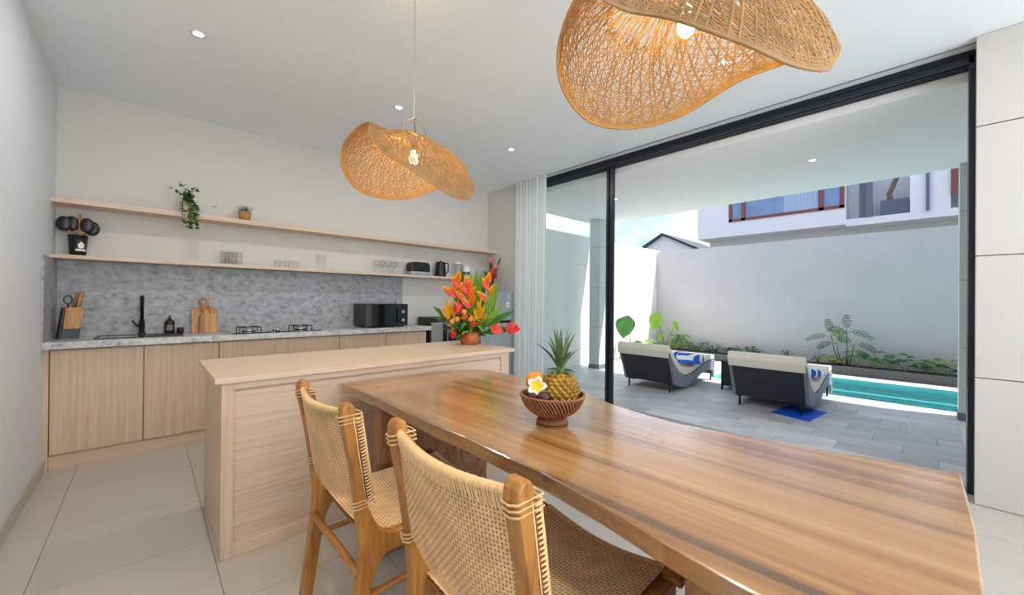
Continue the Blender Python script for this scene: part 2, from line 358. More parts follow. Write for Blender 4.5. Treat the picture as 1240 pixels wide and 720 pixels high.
BLUEG = mat('blue_window_glass', srgb(120, 148, 190), .15, var=.3, vscale=1.5)
bwin(1.37, 3.87, 3.53, 5.0, (1.75, 3.45))
obj('terrace_door', MB().box(-.02, .1, .88, 1.0, 3.24, 4.9).box(.1, .2, 1.0, 1.12, 3.24, 4.9), mat('door_grey', srgb(96, 102, 116), .5), nb)
obj('terrace_ornament', MB().tube([(.2, .60, 3.6), (.2, .62, 3.75), (.2, .56, 3.9), (.2, .5, 4.1)], .045, 8), mat('driftwood', srgb(120, 96, 82), .7), nb)
obj('terrace_sofa', MB().box(.05, .5, .30, .75, 3.24, 3.58), mat('sofa_grey', srgb(92, 96, 116), .8), nb)
obj('downpipe', MB().box(-.06, 0, .0, .05, 3.24, 5.2), mat('pipe_grey', srgb(90, 98, 124), .5), nb)
obj('shutter', MB().box(-.05, 0, -.75, -.30, 3.50, 5.0), BR, nb)
gh = thing('gabled_house', 'white house gable with thin black roof edges far beyond the corner', 'building', (20, 9.55, 0))
obj('wall', MB().prism([(-1.65, 0), (1.75, 0), (1.75, 3.95), (0.1, 4.82), (-1.65, 3.98)], 'x', 0, 5), BW, gh)
for a, b in (((1.95, 3.9), (.1, 4.92)), ((-1.85, 3.92), (.1, 4.92))):
    obj('roof', MB().prism([a, b, (b[0], b[1]-.11), (a[0], a[1]-.13)], 'x', -.2, 5.2), FRAME, gh)

# ------------------------------------------------------------------ kitchen
def cabinet(x0, x1, label, n=1):
    c = thing('base_cabinet', label, 'cabinet', (x0, 4.30, 0), 0, 'kitchen base cabinets')
    w_ = x1-x0
    obj('body', MB().box(0.001, w_-.001, .02, .44, .10, .868), LAM, c)
    obj('door', MB().box(.004, w_-.004, 0, .019, .115, .862), LAM, c, bevel=.0015)
    return c
cabinet(-.512, -.018, 'pale oak base cabinet closest to the white side wall, under the knife block')
cabinet(-.018, .467, 'pale oak base cabinet under the sink end and cutting boards')
cabinet(.467, 1.505, 'wide pale oak base cabinet under the gas hob')
cabinet(1.505, 2.025, 'pale oak base cabinet under the microwave')
cabinet(2.025, 2.556, 'last pale oak base cabinet, beside the water dispenser')
tag(obj('end_panel', MB().box(XL, -.513, 4.285, 4.75, 0, .879), LAM, bevel=.001), 'narrow pale oak filler panel between cabinets and white side wall', 'panel')
tag(obj('cabinet_plinth', MB().box(-.512, 2.55, 4.315, 4.36, 0, .099), LAMX), 'continuous pale oak plinth board under the kitchen cabinets', 'plinth')
tag(obj('worktop', MB().box(XL, 2.58, 4.215, YK, .880, .931), COUNTER, bevel=.003), 'pale speckled stone kitchen worktop', 'worktop')
sp = thing('stone_backsplash', 'mottled grey stone backsplash behind the worktop', 'backsplash', (XL, YK, .931))
obj('back_slab', MB().box(.012, 2.99, -.015, -.0005, 0, .614), STONE, sp)
obj('side_slab', MB().box(0.0005, .012, -.56, -.0005, 0, .614), STONE, sp)
def shelf(x1, z0, z1, label):
    return tag(obj('wall_shelf', MB().box(XL, x1, 4.52, YK, z0, z1), LAMX, bevel=.002), label, 'shelf', 'long wall shelves')
shelf(XR, 1.973, 2.014, 'long pale oak wall shelf, the upper of two, carrying two plants')
shelf(3.47, 1.548, 1.578, 'long pale oak wall shelf, the lower of two, carrying glassware')
# island
isl = thing('kitchen_island', 'pale oak kitchen island with recessed front panel', 'island', (.26, 2.29, 0))
obj('carcass', MB().box(0, 1.85, .022, .71, 0, .845), LAM, isl)
obj('front_panel', MB().box(.05, 1.78, .012, .022, .05, .80), LAMH, isl)
for nm, b, m_ in (('stile', (0, .05, 0, .022, 0, .845), LAM), ('stile', (1.772, 1.85, 0, .022, 0, .845), LAM), ('top_rail', (.05, 1.772, 0, .022, .812, .845), LAMX), ('bottom_rail', (.05, 1.772, 0, .022, 0, .062), LAMX)):
    obj(nm, MB().box(*b), m_, isl, bevel=.0015)
obj('top_slab', MB().box(-.028, 1.895, -.022, .755, .846, .873), LAMX, isl, bevel=.002)

# sink, faucet, hob
sk = thing('kitchen_sink', 'black inset kitchen sink in the stone worktop', 'sink', (-.03, 4.52, .931))
obj('rim', MB().box(-.27, .26, -.19, -.17, .0005, .006).box(-.27, .26, .13, .15, .0005, .006).box(-.27, -.25, -.17, .13, .0005, .006).box(.03, .26, -.17, .13, .0005, .006), BLACK, sk, bevel=.001)
obj('basin', MB().box(-.25, .03, -.17, .13, .0005, .002), BLKG, sk)
fa = thing('sink_faucet', 'matt black tall tap behind the sink', 'tap', (-.035, 4.68, .931))
obj('base', MB().lathe([(0, 0), (.028, 0), (.028, .012), (.02, .015), (.02, .12), (0, .12)], seg=16), BLACK, fa, smooth=True)
obj('spout', MB().tube([(0, 0, .1), (0, 0, .30), (0, -.01, .325), (0, -.05, .33), (0, -.12, .325), (0, -.125, .30)], .013, 10), BLACK, fa, smooth=True)
obj('handle', MB().tube([(0, 0, .06), (-.03, -.02, .08), (-.06, -.04, .125)], .008, 8), BLACK, fa, smooth=True)
hb = thing('gas_hob', 'black glass gas hob with two burners', 'hob', (.93, 4.45, .931))
obj('glass_top', MB().box(-.37, .37, -.21, .20, .0005, .010), BLKG, hb, bevel=.002)
for x in (-.22, .23):
    bu = obj('burner', MB().lathe([(0, .01), (.055, .01), (.06, .022), (.04, .03), (.038, .038), (0, .04)], (x, 0, 0), 20), CHROME, hb, smooth=True)
    g = MB()
    for k in range(4):
        a = k*PI/2+PI/4; cx_, sy_ = math.cos(a), math.sin(a)
        g.box(x+cx_*.12-.004, x+cx_*.12+.004, sy_*.12-.004, sy_*.12+.004, .01, .052)
        g.tube([(x+cx_*.12, sy_*.12, .05), (x+cx_*.035, sy_*.035, .05)], .004, 6)
    g.tube([(x+.12*math.cos(k*PI/2+PI/4), .12*math.sin(k*PI/2+PI/4), .05) for k in range(4)], .004, 6, closed=True)
    obj('pan_support', g, BLACK, bu)
for y in (-.1, .02):
    obj('knob', MB().lathe([(0, .01), (.018, .01), (.016, .034), (0, .036)], (0.0, y, 0), 14), CHROME, hb, smooth=True)
# knife block
kb = thing('knife_block', 'wooden knife block with black base standing in the worktop corner', 'knife block', (-.455, 4.56, .931), .25)
obj('wood_body', MB().prism([(-.03, .075), (.06, .075), (.085, .24), (-.015, .24)], 'y', -.05, .05), KWOOD, kb, bevel=.003)
obj('base', MB().prism([(-.045, 0), (.055, 0), (.062, .074), (-.035, .074)], 'y', -.052, .052), BLKP, kb, bevel=.002)
obj('back_plate', MB().prism([(-.052, 0), (-.046, 0), (-.018, .24), (-.024, .24)], 'y', -.052, .052), BLKP, kb)
for k, (x, y, h) in enumerate(((.05, -.03, .13), (.055, 0.01, .11), (.04, .03, .12))):
    obj('knife_handle', MB().tube([(x, y, .235), (x+.012, y, .24+h*.5), (x+.026, y, .235+h)], .013, 8), KWOOD, kb, smooth=True)
obj('scissor_handle', MB().tube([(.0+.022*math.cos(a), -.02, .30+.032*math.sin(a)) for a in [2*PI*i/14 for i in range(14)]], .005, 6, closed=True).tube([(.0, -.02, .24), (0, -.02, .27)], .006, 6), BLKP, kb, smooth=True)
# soap, cup
so = thing('soap_bottle', 'dark amber pump soap bottle with a pale label beside the sink', 'bottle', (.147, 4.69, .931))
obj('bottle', MB().lathe([(0, 0), (.034, 0), (.036, .01), (.036, .10), (.028, .118), (.012, .124), (0, .124)], seg=20), mat('dark_amber', srgb(44, 22, 20), .15), so, smooth=True)
obj('pump', MB().lathe([(0, .124), (.014, .124), (.014, .14), (.006, .142), (.006, .16), (0, .16)], seg=12).box(-.006, .006, -.035, .008, .155, .165), BLKP, so)
lb = MB().grid(lambda s, t: (.0365*math.cos(-PI/2-.7+1.4*s), .0365*math.sin(-PI/2-.7+1.4*s), .03+.05*t), 8, 1)
obj('label_sticker', lb, mat('label_grey', srgb(120, 116, 118), .6), so)
tag(obj('black_cup', MB().lathe([(0, 0), (.024, 0), (.026, .05), (.022, .05), (.02, .005), (0, .005)], (.222, 4.69, .931), 16), BLKP, smooth=True), 'small black cup beside the soap bottle', 'cup')
# cutting boards leaning
def board(x, w_, h, ringx, m_, label, y):
    c = thing('cutting_board', label, 'cutting board', (x, y, .931), 0, 'cutting boards against the backsplash'); lean = .045
    def P(px, pz, t): return (px, t+lean*pz/.25, pz)
    r = .02; out = [(-w_/2, .0), (w_/2, 0), (w_/2, h-r), (w_/2-r, h), (ringx+.022, h+.01), (ringx+.018, h+.03), (ringx-.018, h+.03), (ringx-.022, h+.01), (-w_/2+r, h), (-w_/2, h-r)]
    n = len(out); b = MB(); b.add([P(a, q, 0) for a, q in out]+[P(a, q, .016) for a, q in out], [tuple(range(n)), tuple(range(n, 2*n))[::-1]]+[(i, (i+1) % n, n+(i+1) % n, n+i)[::-1] for i in range(n)])
    obj('blade', b, m_, c, bevel=.002)
    obj('ring_handle', MB().tube([(ringx+.03*math.cos(a), .008+lean*(h+.055)/.25, h+.055+.032*math.sin(a)) for a in [2*PI*i/18 for i in range(18)]], .010, 8, closed=True), m_, c, smooth=True)
board(.395, .195, .235, -.005, KWOOD, 'large pale wooden cutting board with ring handle, leaning behind the smaller one', 4.662)
WAL = wood('striped_walnut', [srgb(206, 156, 98), srgb(200, 150, 92), srgb(140, 88, 48), srgb(118, 70, 38)], (9, 1, .7), .5, nscale=1.6, dist=.4)
board(.425, .145, .17, -.02, WAL, 'smaller two-tone wooden cutting board with ring handle, in front of the larger', 4.632)
# microwave
mw = thing('microwave', 'black microwave oven on the worktop', 'microwave', (1.80, 4.33, .931))
obj('casing', MB().box(0, .52, .02, .36, .012, .275), BLKP, mw, bevel=.006)
obj('door', MB().box(.004, .385, 0, .02, .016, .272), BLKG, mw, bevel=.003)
obj('control_panel', MB().box(.39, .516, .004, .02, .016, .272), BLKG, mw, bevel=.002)
obj('handle', MB().tube([(.375, -.005, .05), (.385, -.03, .06), (.39, -.032, .14), (.385, -.03, .225), (.375, -.005, .235)], .008, 8), BLKP, mw, smooth=True)
obj('knob', MB().lathe([(0, 0), (.022, 0), (.02, .016), (0, .016)], seg=18), SILVERP, mw, loc=(.452, .004, .08), rot=(PI/2, 0, 0))
obj('knob', MB().lathe([(0, 0), (.022, 0), (.02, .016), (0, .016)], seg=18), SILVERP, mw, loc=(.452, .004, .18), rot=(PI/2, 0, 0))
for x in (.05, .47):
    obj('foot', MB().box(x-.015, x+.015, .05, .08, 0, .012), BLKP, mw)
# shelf things
S2, S1 = 1.578, 2.014
ck = thing('utensil_crock', 'black crock with white house emblem holding black kitchen utensils', 'utensil crock', (-.41, 4.63, S2))
obj('pot', MB().lathe([(0, 0), (.045, 0), (.056, .165), (.05, .165), (.042, .01), (0, .01)], seg=24), BLKP, ck, smooth=True)
def onpot(x, z): # small emblem wrapped on the pot
    r = .0455+.0108*z/.165+.0012; a = -PI/2+.45+x/r; return (r*math.cos(a), r*math.sin(a), z)
e = MB()
for (xa, xb, za, zb, top) in ((-.024, .024, .085, .112, 1), (-.017, .017, .060, .086, 0), (-.032, .032, .038, .053, 0)):
    e.grid(lambda u_, v_: onpot(xa+(xb-xa)*u_, za+(zb-za)*v_*((1-abs(2*u_-1)) if top else 1)), 10, 3)
obj('house_emblem', e, WHITEP, ck)
for (x, y, tx, tz, kind) in ((-.02, 0, -.09, .30, 's'), (.0, .01, -.045, .31, 's'), (.02, -.01, .055, .30, 's'), (.025, .012, .09, .27, 's'), (.005, -.01, .01, .335, 'w')):
    m_ = KWOOD if kind == 'w' else BLKP
    u_ = obj('utensil_handle', MB().tube([(x*.5, y, .02), (x, y, .165), ((x+tx)/2, y, .21)], .006, 6), KWOOD, ck, smooth=True)
    if kind == 's': obj('utensil_head', MB().ball(((x+tx)/2+(tx-x)*.28, y, .165+(tz-.165)*.62), .052, 12, 8, (.85, .3, 1.15)), BLKP, u_, smooth=True)
    else: obj('utensil_tip', MB().tube([((x+tx)/2, y, .2), (tx, y, tz)], [.007, .010], 6), KWOOD, u_, smooth=True)
# trailing plant
tp = thing('trailing_plant', 'trailing green pothos in a small white pot on the upper shelf', 'potted plant', (.255, 4.585, S1))
obj('pot', MB().lathe([(0, 0), (.04, 0), (.055, .10), (.048, .10), (.036, .01), (0, .01)], seg=20), mat('beige_pot', srgb(222, 196, 170), .5), tp, smooth=True)
rn = random.Random(3); lf = MB(); st = MB()
for k in range(17):
    a = rn.uniform(0, 2*PI); rr = rn.uniform(.03, .12); zt = .10+rn.uniform(.04, .15)
    down = k % 3 != 0
    p = [(0, 0, .09), (rr*.5*math.cos(a), -.02+rr*.5*math.sin(a), zt)]
    if down:
        bx = rn.uniform(-.06, .07); zb = rn.choice([-.02, .03, -.10, -.14, .0])
        p += [(bx, -.085, .07), (bx*1.0, -.10, zb+.03), (bx*.9+.01, -.10, zb)]
    else: p += [(rr*math.cos(a)*1.1, rr*math.sin(a)*.6-.03, zt+.04)]
    st.tube(p, .0018, 5)
    for i in range(1, len(p)):
        for q in range(3):
            t = (q+rn.random())/3; P0, P1 = Vector(p[i-1]), Vector(p[i]); c0 = P0.lerp(P1, t)
            if c0.z < .06 and c0.y > -.07: c0.y = -.09
            lf.leaf(c0, (rn.uniform(-1, 1), rn.uniform(-1, -.1), rn.uniform(-.7, .5)), rn.uniform(.03, .045), rn.uniform(.026, .036), (0, -.5, 1), .3, 4, .1, .35)
lf.leaf((.17, -.07, .09), (1, 0, -.3), .05, .02).leaf((-.1, -.02, .20), (-1, -.2, .2), .04, .03)
obj('stem', st, LEAFD, tp); o = obj('foliage', lf, LEAFG, tp, smooth=True); o['kind'] = 'stuff'
gp = thing('grass_plant', 'little tuft of green grass in a brown pot on the upper shelf', 'potted plant', (.695, 4.63, S1))
obj('pot', MB().lathe([(0, 0), (.045, 0), (.055, .095), (.048, .095), (.04, .01), (0, .01)], seg=20), mat('woven_brown_pot', srgb(176, 132, 82), .7, bump=.4, bscale=90), gp, smooth=True)
g = MB()
for k in range(150):
    a = rn.uniform(0, 2*PI); r0 = rn.uniform(0, .04); g.leaf((r0*math.cos(a), r0*math.sin(a), .085), (math.cos(a)*r0*16, math.sin(a)*r0*16, 1), rn.uniform(.05, .09), .005, (1, 0, 0), rn.uniform(.2, .8), 3)
o = obj('grass_tuft', g, LEAFG, gp); o['kind'] = 'stuff'
# glassware
GLS = glassmat('tumbler_glass', (.975, .98, .98, 1), .09, .08)
def tumbler(h, r): return MB().lathe([(0, .004), (r*.85, .004), (r, h), (r-.003, h), (r*.85-.003, .012), (0, .012)], seg=18)
def glass_row(name, mb, xs, y, lab, grp):
    me = None
    for i, x in enumerate(xs):
        if me is None: o = obj(name, mb, GLS, smooth=True, loc=(x, y, S2)); me = o
        else: o = me.copy(); C.objects.link(o); o.location = (x, y, S2)
        tag(o, lab[i] if isinstance(lab, list) else lab, 'glass', grp)
glass_row('tall_tumbler', tumbler(.128, .029), (.527, .590, .653), 4.62, ['tall clear tumbler in the front row of three, nearest the utensil crock', 'middle tall clear tumbler of the front row of three', 'tall clear tumbler in the front row of three, nearest the short glasses'], 'tall tumblers on the lower shelf')
glass_row('tall_tumbler', tumbler(.128, .029), (.56, .62), 4.69, ['tall clear tumbler of the rear pair, nearer the utensil crock', 'tall clear tumbler of the rear pair, nearer the short glasses'], 'tall tumblers behind')
glass_row('short_tumbler', tumbler(.074, .036), (.985, 1.067, 1.149), 4.62, ['short clear tumbler on the lower shelf, nearest the tall tumblers', 'middle one of three short clear tumblers above the hob', 'short clear tumbler on the lower shelf, nearest the slender glasses'], 'short tumblers on the lower shelf')
glass_row('slender_glass', MB().lathe([(0, 0), (.03, .001), (.005, .008), (.004, .06), (.022, .09), (.027, .165), (.025, .165), (.02, .092), (0, .07)], seg=16), (1.375, 1.435), 4.62, ['slender footed glass of the pair, nearer the short tumblers', 'slender footed glass of the pair, nearer the wine glasses'], 'pair of slender glasses')
glass_row('wine_glass', MB().lathe([(0, 0), (.032, .001), (.004, .008), (.0035, .075), (.03, .10), (.036, .13), (.028, .165), (.026, .165), (.034, .13), (.028, .102), (0, .08)], seg=16), (2.11, 2.19, 2.27, 2.35), 4.60, ['front row stemmed wine glass farthest from the toaster','front row stemmed wine glass second from the slender glasses','front row stemmed wine glass third from the slender glasses','front row stemmed wine glass standing next to the toaster'], 'front wine glasses')
glass_row('wine_glass', MB().lathe([(0, 0), (.032, .001), (.004, .008), (.0035, .075), (.03, .10), (.036, .13), (.028, .165), (.026, .165), (.034, .13), (.028, .102), (0, .08)], seg=16), (2.07, 2.15, 2.23, 2.31), 4.69, ['back row stemmed wine glass farthest from the toaster','back row stemmed wine glass second from the slender glasses','back row stemmed wine glass third from the slender glasses','back row stemmed wine glass standing next to the toaster'], 'rear wine glasses')
to = thing('toaster', 'black toaster with a silver base on the lower shelf', 'toaster', (2.62, 4.63, S2))
obj('body', MB().prism([(-.14, .05), (.14, .05), (.135, .15), (.11, .175), (-.11, .175), (-.135, .15)], 'y', -.075, .075), BLKP, to, bevel=.012)
obj('steel_base', MB().box(-.135, .135, -.07, .07, .006, .05), STEEL, to, bevel=.004)
obj('lever', MB().box(-.17, -.145, -.012, .012, .12, .135), BLKP, to, bevel=.002)
obj('slot', MB().box(-.09, .09, -.035, -.02, .1751, .1765).box(-.09, .09, .02, .035, .1751, .1765), CHROME, to)
for x in (-.1, .1): obj('foot', MB().box(x-.012, x+.012, -.05, .05, 0, .006), BLKP, to)
ke = thing('electric_kettle', 'matt black electric kettle on the lower shelf beside the toaster', 'kettle', (2.965, 4.63, S2))
obj('body', MB().lathe([(0, 0), (.075, 0), (.078, .02), (.066, .19), (.06, .205), (.012, .21), (.012, .225), (0, .225)], seg=24), BLKP, ke, smooth=True)
obj('handle', MB().tube([(.06, -.01, .195), (.105, -.02, .195), (.115, -.022, .17), (.108, -.022, .07), (.07, -.01, .05)], .010, 8), BLKP, ke, smooth=True)
jr = thing('glass_jar', 'tall clear glass pitcher with white lid on the lower shelf', 'pitcher', (3.26, 4.63, S2))
obj('jug', MB().lathe([(0, .002), (.055, .002), (.062, .19), (.059, .19), (.052, .012), (0, .012)], seg=20), GLS, jr, smooth=True)
obj('lid', MB().lathe([(0, .192), (.066, .192), (.066, .218), (0, .222)], seg=20), WHITEP, jr, smooth=True)
rc = thing('white_canister', 'white domed canister with a blue band at the end of the lower shelf', 'canister', (3.405, 4.63, S2))
obj('body', MB().lathe([(0, .002), (.048, .002), (.052, .10), (.052, .15), (.035, .18), (.01, .187), (0, .187)], seg=20), WHITEP, rc, smooth=True)
obj('band', MB().lathe([(.0505, .05), (.0535, .052), (.0535, .09), (.0525, .092)], seg=20), mat('navy_band', srgb(52, 66, 120), .4), rc, smooth=True)
# fridge
fr = thing('fridge', 'brushed steel two-door fridge in the kitchen corner', 'fridge', (3.30, 4.14, 0))
obj('cabinet', MB().box(0, .58, .05, .58, .02, 1.39), BLKP, fr, bevel=.004)
obj('door', MB().box(.002, .578, 0, .05, .975, 1.388), STEEL, fr, bevel=.006)
obj('door', MB().box(.002, .578, 0, .05, .04, .935), STEEL, fr, bevel=.006)
obj('sticker', MB().box(.46, .52, -.002, 0, 1.16, 1.24), WHITEP, fr)
obj('sticker', MB().box(.485, .51, -.002, 0, 1.28, 1.30), WHITEP, fr); obj('sticker', MB().box(.485, .51, -.002, 0, 1.32, 1.335), WHITEP, fr)
obj('sticker_mark', MB().box(.487, .493, -.003, -.002, 1.18, 1.22).box(.477, .503, -.003, -.002, 1.197, 1.203), BLKP, fr)
wd = thing('water_dispenser', 'black and silver water dispenser beside the fridge', 'water dispenser', (2.65, 4.36, 0))
obj('casing', MB().box(0, .27, .02, .33, 0, 1.03), BLKP, wd, bevel=.006)
obj('front_panel', MB().box(.015, .19, 0, .02, .1, .965), mat('warm_silver', srgb(150, 146, 142), .45, metal=.4), wd, bevel=.004)
nbn = thing('navy_bin', 'navy blue bin with a white liner edge and round emblem beside the water dispenser', 'bin', (2.96, 4.16, 0))
obj('body', MB().box(0, .27, 0, .26, 0, .84), mat('navy', srgb(48, 62, 92), .5), nbn, bevel=.012)
obj('liner_rim', MB().box(-.006, .14, -.008, .268, .83, .895), WHITEP, nbn, bevel=.01)
obj('round_emblem', MB().lathe([(0, 0), (.035, 0), (.035, .003), (0, .003)], seg=20), WHITEP, nbn, loc=(.12, -.001, .76), rot=(PI/2, 0, 0))
obj('emblem_centre', MB().lathe([(0, 0), (.02, 0), (.02, .003), (0, .003)], seg=20), RED, nbn, loc=(.12, -.003, .76), rot=(PI/2, 0, 0))
# flowers in a vase on the fridge
vs_ = thing('anthurium_vase', 'dark vase of pink anthuriums standing on the fridge', 'vase of flowers', (3.70, 4.42, 1.39))
obj('vase', MB().lathe([(0, 0), (.04, 0), (.055, .06), (.04, .13), (.045, .16), (.038, .16), (.034, .13), (0, .02)], seg=18), mat('dark_vase', srgb(54, 50, 52), .4), vs_, smooth=True)
for i, (x, z, m_) in enumerate(((-.05, .46, PINK), (.06, .38, PINK), (-.01, .30, CORAL), (.03, .24, RED))):
    obj('flower_stem', MB().tube([(0, 0, .1), (x*.6, -.01, z*.7), (x, -.02, z)], .004, 6), LEAFG, vs_)
    obj('bloom', MB().leaf((x-.02, -.04, z-.05), (.25, -.3, 1), .11, .09, (0, -1, .3), .2, 6, .1, .35), m_, vs_, smooth=True, solid=.002)
for a in range(7):
    t = a/7*2*PI; obj('leaf', MB().leaf((.02*math.cos(t), .02*math.sin(t), .12), (math.cos(t)*.35, math.sin(t)*.35, 1), .2 if a > 1 else .46, .06, (math.sin(t), .5, .2), .4, 6), LEAFD if a % 2 else LEAFG, vs_, smooth=True)

# ------------------------------------------------------------------ flower arrangement on island
K = .00725
fa_ = thing('flower_arrangement', 'large tropical arrangement of orange heliconias and red anthuriums on the island', 'flower arrangement', (2.06, 2.74, .873), 0)
fr_ = Vector((.73, -.683, 0)); fd_ = Vector((.683, .73, 0))
def L(u, v, d=0): return fr_*((u-568)*K)+fd_*(d*K)+Vector((0, 0, (417-v)*K))
def DV(a, b, c): return fr_*a+Vector((0, 0, b))+fd_*c
obj('basket', MB().lathe([(0, 0), (.075, 0), (.088, .04), (.094, .10), (.088, .10), (.08, .04), (0, .01)], seg=24), mat('basket_brown', srgb(190, 112, 60), .6, bump=.5, bscale=60), fa_, smooth=True)
def heliconia(u, v0, v1, lean=0, n=5):
    st = MB().tube([L(u-lean*2, 405), L(u-lean, v0), L(u, v1+4)], .006, 6); h = obj('heliconia_stem', st, LEAFL, fa_)
    for i in range(n):
        t = i/max(1, n-1); s_ = 1 if i % 2 else -1; p = L(u-lean*(1-t), v0+(v1-v0+5)*t, -4)
        l_ = .105-.02*t
        obj('bract', MB().leaf(p, DV(s_*(.95-.6*t), .55+.8*t, -.15), l_*1.1, .042, DV(-.1*s_, .35, -1), -.3, 6, .25, .35), (CORAL, ORANGE)[i % 2], h, smooth=True, solid=.003)
        obj('bract_edge', MB().leaf(p+Vector((0, 0, .006))+fd_*.006, DV(s_*(.95-.6*t), .62+.8*t, -.15), l_*1.32, .062, DV(-.1*s_, .35, -1), -.3, 6, .2, .35), YEL, h, smooth=True)
for a in ((553, 362, 340, -1, 4), (566, 366, 345, 2, 5), (570, 374, 366, 0, 2), (589, 366, 341, -1, 4), (547, 360, 354, -2, 2)): heliconia(*a)
for u, vt, d, w_ in ((548, 330, 4, .035), (557, 329, 6, .055), (562, 330, 8, .055), (568, 331, 8, .04), (574, 329, 10, .055), (580, 332, 8, .04), (585, 334, 6, .035), (600, 342, 4, .045)):
    obj('blade_leaf', MB().leaf(L(568+(u-568)*.7, 402, d), L(u, vt, d)-L(568+(u-568)*.7, 402, d), .535*(402-vt)/72*1.0, w_, DV(0, 0, -1), .02, 6, .2, .72), LEAFG if u % 2 else LEAFL, fa_, smooth=True)
rn = random.Random(5)
for (cu, cv) in ((546, 384), (579, 382)):
    for k in range(13):
        a = (k-6)/6*.7; cv2 = cv+rn.uniform(-8, 8); obj('yellow_blade', MB().leaf(L(cu+rn.uniform(-3, 3), cv2+6, -6), DV(math.sin(a), math.cos(a)*1.1, -.25+rn.uniform(-.2, .2)), rn.uniform(.10, .17), .032, DV(0, .2, -1), .05, 5, .2, .35), YEL, fa_, smooth=True)
def anth(u, v, m_, size, dx, dz, d=-12, spad=True):
    st = MB().tube([L(568+(u-568)*.3, 402, 0), L(568+(u-568)*.8, v+6, d*.7), L(u, v, d)], .004, 6); h = obj('flower_stem', st, LEAFL, fa_)
    obj('anthurium_bloom', MB().leaf(L(u-dx*size/K*.45, v+dz*size/K*.45, d), DV(dx, dz, -.1), size, size*.85, DV(-dz*.3, .55, -.85), .1, 8, .08, .35), m_, h, smooth=True, solid=.002)
    if spad: obj('spadix', MB().tube([L(u, v, d-2), L(u+dx*6-2, v-8, d-5)], [.006, .003], 7), PEACH, h, smooth=True)
anth(555, 373, RED, .10, -.2, -1); anth(562, 384, CORAL, .07, .8, .4); anth(600, 398, CORAL, .12, .95, -.25)
anth(619, 397, RED, .13, 1, -.05); anth(550, 404, RED, .09, .3, 1); anth(573, 392, RED, .07, 1, -.15); anth(566, 406, CORAL, .07, .6, 1, -14, False); anth(539, 376, PINK, .04, -.5, .5, -6, False)
for (u, v) in ((562, 378), (554, 387), (570, 387), (548, 390)):
    obj('round_bloom', MB().ball(L(u, v, -10), .026, 12, 8, (1, 1, .9)), PEACH, fa_, smooth=True)
for k in range(46):
    u = rn.uniform(545, 592); v = rn.uniform(393, 413); s_ = (u-568)/24
    obj('leaf', MB().leaf(L(568+(u-568)*.6, v-7, rn.uniform(-16, 4)), DV(s_*1.2+rn.uniform(-.4, .4), rn.uniform(-.6, .4), rn.uniform(-1, .4)), rn.uniform(.07, .12), .035, DV(0, 1, -.3), .5, 5), (LEAFG, LEAFL, LEAFG, LEAFG)[k % 4], fa_, smooth=True)
for k in range(22):
    u = rn.uniform(535, 585); v = rn.uniform(384, 402); s_ = (u-566)/24
    obj('dark_leaf', MB().leaf(L(568+(u-568)*.6, v, rn.uniform(-9, 8)), DV(s_*1.2+rn.uniform(-.3, .3), rn.uniform(-.2, .6), rn.uniform(-1, .4)), rn.uniform(.08, .13), .05, DV(0, .6, -.8), .4, 5), (MAROON, LEAFD)[k % 2], fa_, smooth=True)
for (u, v, dx, dz, l_) in ((586, 400, .75, .85, .24), (590, 398, .8, .5, .26), (584, 395, .5, 1.2, .26), (548, 398, -.8, .75, .22), (550, 392, -1, .3, .15), (592, 404, 1, .25, .2), (590, 392, .35, 1, .3)):
    obj('long_leaf', MB().leaf(L(568+(u-568)*.6, v, -2), DV(dx, dz, -.1), l_+.08, .06, DV(0, .1, -1), .15, 7, .15, .45), LEAFG if dz < .8 else LEAFL, fa_, smooth=True)

# ------------------------------------------------------------------ dining table
TBL = wood('polished_suar_wood', [srgb(98, 64, 34), srgb(148, 102, 56), srgb(172, 124, 74), srgb(188, 146, 98)], (5.0, .16, 3), .25, coat=1.0, nscale=2.6, dist=.9, detail=4, pos=[.30, .40, .52, .70], bump=0)
edge = [(.795, 2.235), (.805, 2.08), (.809, 1.82), (.800, 1.50), (.795, 1.30), (.806, 1.10), (.800, .98), (.796, .86), (.797, .73), (.784, .618), (.774, .522), (.759, .437), (.744, .358), (.736, .294), (.726, .22), (.72, .10), (.722, -.068),
        (1.0, -.064), (1.27, -.070), (1.48, -.066), (1.665, -.062), (1.64, .06), (1.60, .225), (1.55, .45), (1.515, .67), (1.535, .83), (1.565, .985), (1.64, 1.15), (1.705, 1.30), (1.712, 1.6), (1.70, 1.92), (1.675, 2.09), (1.57, 2.16), (1.455, 2.20), (1.13, 2.252), (.91, 2.240)]
tb = thing('dining_table', 'long live-edge dining table of polished brown wood', 'table', (1.17, 1.1, 0))
n = len(edge); cx_, cy_ = 1.17, 1.1
def ring(dz, ins):   # outline moved inward along its own normals
    out = []
    for i, (x, y) in enumerate(edge):
        x0, y0 = edge[i-1]; x1, y1 = edge[(i+1) % n]
        a1 = Vector((x-x0, y-y0)).normalized(); a2 = Vector((x1-x, y1-y)).normalized(); t_ = (a1+a2).normalized()
        nx, ny = -t_.y, t_.x
        out.append((x+nx*ins-cx_, y+ny*ins-cy_, dz))
    return out
b = MB(); rings = [ring(.78, .004), ring(.777, 0), ring(.772, .001), ring(.728, .012), ring(.722, .018)]
b.v = sum(rings, []); 
for k in range(4): b.f += [(k*n+i, k*n+(i+1) % n, (k+1)*n+(i+1) % n, (k+1)*n+i) for i in range(n)]
b.f += [tuple(range(n))[::-1], tuple(range(4*n, 5*n))]
obj('tabletop', b, TBL, tb)
TBL.node_tree.nodes['Principled BSDF'].inputs['Coat IOR'].default_value = 1.7; TBL.node_tree.nodes['Principled BSDF'].inputs['Specular IOR Level'].default_value = .8; TBL.node_tree.nodes['Principled BSDF'].inputs['Coat Roughness'].default_value = .16
